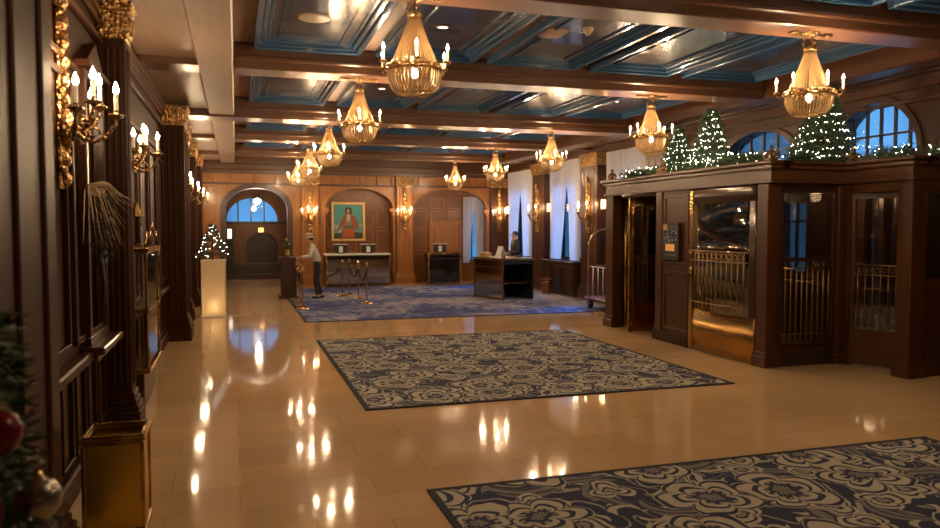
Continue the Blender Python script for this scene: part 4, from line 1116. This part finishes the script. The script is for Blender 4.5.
# luggage cart
t = thing('luggage_cart','brass birdcage luggage cart parked behind the left end of the vestibule','luggage cart',(7.92,14.95,.011))
mb=MB(); mb.box(-.32,.32,-.52,.52,.22,.27,bev=.015); mb.build('platform',mat('red_carpet_deck',(.18,.02,.015),.9),t)
mb=MB(); mb.tube([(-.34,-.54,.24),(.34,-.54,.24),(.34,.54,.24),(-.34,.54,.24),(-.34,-.54,.24)],.025,8); mb.build('bumper','steel',t)
mb=MB()
for s in (-1,1):
    pts=[(s*.30,-.48,.26),(s*.30,-.48,1.35)]
    pts+=[(s*.30*math.cos(q)**.7 if q<PI/2 else 0,-.48*math.cos(q)**.7 if q<PI/2 else 0,1.35+.45*math.sin(q)) for q in [PI/2*i/8 for i in range(1,9)]]
    mb.tube(pts,.02,8); mb.tube([(x,-y,z) for (x,y,z) in pts],.02,8)
mb.build('hoop_frame','brass',t)
mb=MB()
for s in (-1,1):
    mb.tube([(s*.30,-.48,.95),(s*.30,.48,.95)],.014,6)
    for y in (-.24,0,.24): mb.tube([(s*.30,y,.26),(s*.30,y,.95)],.012,6)
mb.tube([(-.3,-.48,.95),(.3,-.48,.95)],.014,6)
for x in (-.15,0,.15): mb.tube([(x,-.48,.26),(x,-.48,.95)],.012,6)
mb.build('side_rails',mat('pale_rail',(.7,.55,.38),.35,.6),t)
for (x,y) in ((-.26,-.44),(.26,-.44),(-.26,.44),(.26,.44)):
    w=MB().lathe([(.04,-.03),(.10,-.03),(.105,0),(.10,.03),(.04,.03),(.04,-.03)],20,Matrix.Translation((x,y,.105))@Matrix.Rotation(PI/2,4,'Y'),cap=False).build('wheel','rubber',t)
    MB().box(x-.045,x+.045,y-.02,y+.02,.09,.22,bev=.004).build('caster_fork','steel',w)

# ------------------------------------------------------------------ people
def skin_mesh(name, verts, edges, radii, m, parent, root=0, sub=2):
    me=bpy.data.meshes.new(name); me.from_pydata(verts,edges,[]); o=bpy.data.objects.new(name,me); C.objects.link(o)
    md=o.modifiers.new('skin','SKIN'); md.use_smooth_shade=True
    if not me.skin_vertices:
        me.attributes  # layer is created by the modifier
    for i,r in enumerate(radii):
        sv=me.skin_vertices[0].data[i]; sv.radius=(r,r) if not isinstance(r,tuple) else r; sv.use_root=(i==root)
    s=o.modifiers.new('sub','SUBSURF'); s.levels=sub; s.render_levels=sub
    dg=bpy.context.evaluated_depsgraph_get(); ev=o.evaluated_get(dg); nm=bpy.data.meshes.new_from_object(ev)
    bpy.data.objects.remove(o); nm.materials.clear(); nm.materials.append(M[m]); nm.polygons.foreach_set('use_smooth',[True]*len(nm.polygons))
    q=bpy.data.objects.new(name,nm); C.objects.link(q); q.parent=parent; return q
def person(loc, rz, label, H, J, top, bottom, shoe, hat=False):
    """J: joint positions (facing +X, z up) scaled to a 1.75 m body"""
    k=H/1.75; t=thing('person',label,'person',loc,rz)
    S=lambda n: tuple(c*k for c in J[n])
    names=['pelvis','waist','chest','neck','head','crown','shl','ell','wrl','shr','elr','wrr','hipl','knl','anl','tol','hipr','knr','anr','tor']
    R=dict(pelvis=.13,waist=.115,chest=.14,neck=.052,head=.078,crown=.075,shl=.062,ell=.042,wrl=.027,shr=.062,elr=.042,wrr=.027,hipl=.085,knl=.055,anl=.038,tol=.035,hipr=.085,knr=.055,anr=.038,tor=.035)
    E=[('pelvis','waist'),('waist','chest'),('chest','neck'),('neck','head'),('head','crown'),('chest','shl'),('shl','ell'),('ell','wrl'),('chest','shr'),('shr','elr'),('elr','wrr'),
       ('pelvis','hipl'),('hipl','knl'),('knl','anl'),('anl','tol'),('pelvis','hipr'),('hipr','knr'),('knr','anr'),('anr','tor')]
    def sub(ns,g,m,nm):
        ns=[n for n in names if n in ns]; ix={n:i for i,n in enumerate(ns)}
        return skin_mesh(nm,[S(n) for n in ns],[(ix[a],ix[b]) for a,b in E if a in ix and b in ix],[R[n]*k*g.get(n,g.get('*',1)) for n in ns],m,t,ix.get('pelvis',0))
    # body with hands: palm and fingers
    ns=list(names); V=[S(n) for n in ns]; ed=[(ns.index(a),ns.index(b)) for a,b in E]; rr=[R[n]*k for n in ns]
    for (w,e,side) in (('wrl','ell',1),('wrr','elr',-1)):
        W=Vector(S(w)); d=(W-Vector(S(e))).normalized(); up=Vector((0,0,1)); sd=d.cross(up).normalized()*side; dn=sd.cross(d).normalized()
        if dn.z>0: dn=-dn
        pi=len(V); V.append(tuple(W+d*.05*k)); rr.append(.026*k); ed.append((ns.index(w),pi))
        for f in range(4):
            b=W+d*.075*k+sd*(f-1.5)*.019*k; i0=len(V); ln=(.062,.07,.066,.052)[f]*k
            V+= [tuple(b), tuple(b+d*ln*.55+dn*.008*k), tuple(b+d*ln*.9+dn*.03*k)]; rr+=[.009*k,.008*k,.007*k]; ed+=[(pi,i0),(i0,i0+1),(i0+1,i0+2)]
        b=W+d*.03*k-sd*.03*k; i0=len(V); V+=[tuple(b),tuple(b+d*.035*k-sd*.015*k+dn*.012*k)]; rr+=[.011*k,.009*k]; ed+=[(pi,i0),(i0,i0+1)]
    body=skin_mesh('body',V,ed,rr,'skin',t,0)
    h=Vector(S('head')); mb=MB()
    F=Vector(J.get('face',(1,0,0))).normalized(); sdv=Vector((0,0,1)).cross(F).normalized()
    mb.ball(tuple(h+F*.088*k+Vector((0,0,.005))),.014*k,8,5,sc=(1,1,1.6)); 
    for s in (-1,1): mb.ball(tuple(h+sdv*s*.078*k),.018*k,8,5,sc=(.7,.5,1.4))
    mb.build('nose_and_ears','skin',t)
    mb=MB()
    for s in (-1,1): mb.ball(tuple(h+F*.077*k+sdv*s*.03*k+Vector((0,0,.025*k))),.009*k,6,4)
    mb.build('eyes','black',t)
    mb=MB(); mb.ball(tuple(h+F*.076*k-Vector((0,0,.045*k))),.018*k,8,4,sc=(.5,1,.35)); mb.build('mouth',mat('lips',(.35,.1,.08),.5),t)
    sub(['pelvis','waist','chest','neck','shl','ell','wrl','shr','elr','wrr'],{'*':1.22,'neck':1.12,'pelvis':1.15,'wrl':1.45,'wrr':1.45},top,'jacket')
    sub(['pelvis','waist','hipl','knl','anl','hipr','knr','anr'],{'*':1.2,'waist':1.04,'pelvis':1.1,'knl':1.25,'knr':1.25,'anl':1.45,'anr':1.45},bottom,'trousers')
    for a,b in (('anl','tol'),('anr','tor')):
        A=Vector(S(a));B_=Vector(S(b)); d=(B_-A); d.z=0; d.normalize()
        mb=MB(); c=A+d*.07*k; mb.ball((c.x,c.y,.045*k),.05*k,12,7,T=None,sc=(1,1,.85)); 
        for q in (-.06,.0,.06,.12): p=A+d*q*k; mb.ball((p.x,p.y,.04*k),.043*k,10,6,sc=(1.1,1.1,.9))
        mb.build('shoe',shoe,t)
    mb=MB(); mb.ball(tuple(h-F*.030*k+Vector((0,0,.040*k))),.083*k,14,9,sc=(1,1,.95) )
    hv=[];  # trim the hair off the face
    o=mb.build('hair','hair',t)
    if hat:
        mb=MB(); T=Matrix.Translation(h+Vector((0,0,.075*k)))@Matrix.Rotation(.15,4,'Y')
        mb.lathe([(.17*k,-.01),(.165*k,.0),(.105*k,.01),(.10*k,.07),(.085*k,.11),(.0,.12)],20,T); mb.build('hat','hat',t)
    return t
J1=dict(pelvis=(-.06,0,.93),waist=(-.03,0,1.06),chest=(.04,0,1.28),neck=(.09,0,1.45),head=(.14,0,1.56),crown=(.14,0,1.62),
  shl=(.06,.17,1.38),ell=(.14,.22,1.13),wrl=(.36,.15,1.12),shr=(.06,-.17,1.38),elr=(.15,-.21,1.13),wrr=(.37,-.12,1.10),
  hipl=(-.06,.09,.88),knl=(.0,.10,.49),anl=(-.05,.10,.08),tol=(.10,.11,.035),hipr=(-.06,-.09,.88),knr=(-.06,-.10,.48),anr=(-.16,-.10,.08),tor=(-.02,-.11,.035),face=(1,0,-.2))
person((1.93,19.62,.0105),PI,'person in a pale grey jacket, dark trousers and brimmed hat leaning at the podium',1.68,J1,'jacket','cloth_black','shoe',True)
J2=dict(pelvis=(0,0,.95),waist=(0,0,1.08),chest=(.01,0,1.30),neck=(.02,0,1.49),head=(.045,0,1.60),crown=(.045,0,1.665),
  shl=(.0,.19,1.41),ell=(.03,.24,1.14),wrl=(.25,.16,1.10),shr=(.0,-.19,1.41),elr=(.03,-.24,1.14),wrr=(.25,-.16,1.10),
  hipl=(0,.09,.9),knl=(.02,.10,.5),anl=(-.02,.10,.08),tol=(.13,.11,.035),hipr=(0,-.09,.9),knr=(.02,-.10,.5),anr=(-.02,-.10,.08),tor=(.13,-.11,.035),face=(1,0,-.15))
person((7.50,19.75,.0105),PI*.98,'man with short dark hair in a charcoal uniform standing behind the concierge desk',1.76,J2,'uniform','cloth_black','shoe',False)

# alcove fittings
t = thing('hanging_sign','small amber lit sign hanging in the arched passage','sign',(.85,27.85,1.66)); MB().box(-.09,.09,-.02,.02,0,.16,bev=.005).build('sign_face','amber_sign',t)
MB().tube([(0,0,.16),(0,0,1.74)],.006,5).build('hanging_rod','bronze',t)
t = thing('wall_poster','small bright white lit panel on the left side of the arched passage','sign',(-.22,27.9,1.38)); MB().box(-.07,.07,-.02,.02,.06,.40,bev=.005).build('lit_face','white_sign',t)
MB().box(-.12,.12,.02,.04,-1.38,.44,bev=.005).build('stand','black',t)
t = thing('passage_pendant','small crystal pendant lamp near the lunette in the arched passage','pendant light',(.75,28.3,3.40))
MB().tube([(0,0,0),(0,0,-.5)],.008,5).build('stem','bronze',t); MB().lathe([(.02,-.5),(.14,-.56),(.12,-.66),(.04,-.74),(0,-.75)],14).build('crystal_shade',mat('lit_crystal',(.9,.85,.8),.3,emit=(.9,.85,.8),estr=5.),t)
lamp('passage_glow',(.7,27.0,2.6),45,(1,.69,.40),.1)

# ------------------------------------------------------------------ world, camera, view
w = bpy.data.worlds.new('dusk'); SC.world = w; w.use_nodes = True
wt = w.node_tree; bg = wt.nodes['Background']
tc = wt.nodes.new('ShaderNodeTexCoord'); nz = wt.nodes.new('ShaderNodeTexNoise'); nz.inputs['Scale'].default_value = 9.; nz.inputs['Detail'].default_value = 4.
rp = wt.nodes.new('ShaderNodeValToRGB'); rp.color_ramp.elements[0].position=.34; rp.color_ramp.elements[0].color=(.03,.13,.28,1); rp.color_ramp.elements[1].position=.66; rp.color_ramp.elements[1].color=(.16,.45,.80,1)
wt.links.new(tc.outputs['Generated'], nz.inputs['Vector']); wt.links.new(nz.outputs['Fac'], rp.inputs['Fac']); wt.links.new(rp.outputs['Color'], bg.inputs[0]); bg.inputs[1].default_value = 1.9
L = bpy.data.lights.new('dusk_daylight','SUN'); L.energy=30.; L.color=(.12,.42,1.); L.angle=.5
so = bpy.data.objects.new('dusk_daylight',L); C.objects.link(so); so.rotation_euler = Vector((-1.4,-.55,-1.7)).to_track_quat('-Z','Y').to_euler()
cam = bpy.data.cameras.new('camera'); co = bpy.data.objects.new('camera', cam); C.objects.link(co); SC.camera = co
f = 750.; pitch = math.atan(37/f); yaw = math.atan(234/f*math.cos(pitch))
cam.lens = 36*f/940; cam.sensor_width = 36; cam.clip_start=.05; cam.clip_end=200
cam.dof.use_dof = True; cam.dof.focus_distance = 10.; cam.dof.aperture_fstop = 2.2
co.location = (0,0,1.85); co.rotation_euler = (PI/2-pitch, 0, -yaw)
vs = SC.view_settings; vs.view_transform='Standard'; vs.look='None'; vs.gamma=1; vs.exposure=0.2; vs.use_curve_mapping=False
SC.cycles.max_bounces=8; SC.cycles.transparent_max_bounces=24; SC.cycles.sample_clamp_indirect=6; SC.cycles.caustics_reflective=False; SC.cycles.caustics_refractive=False
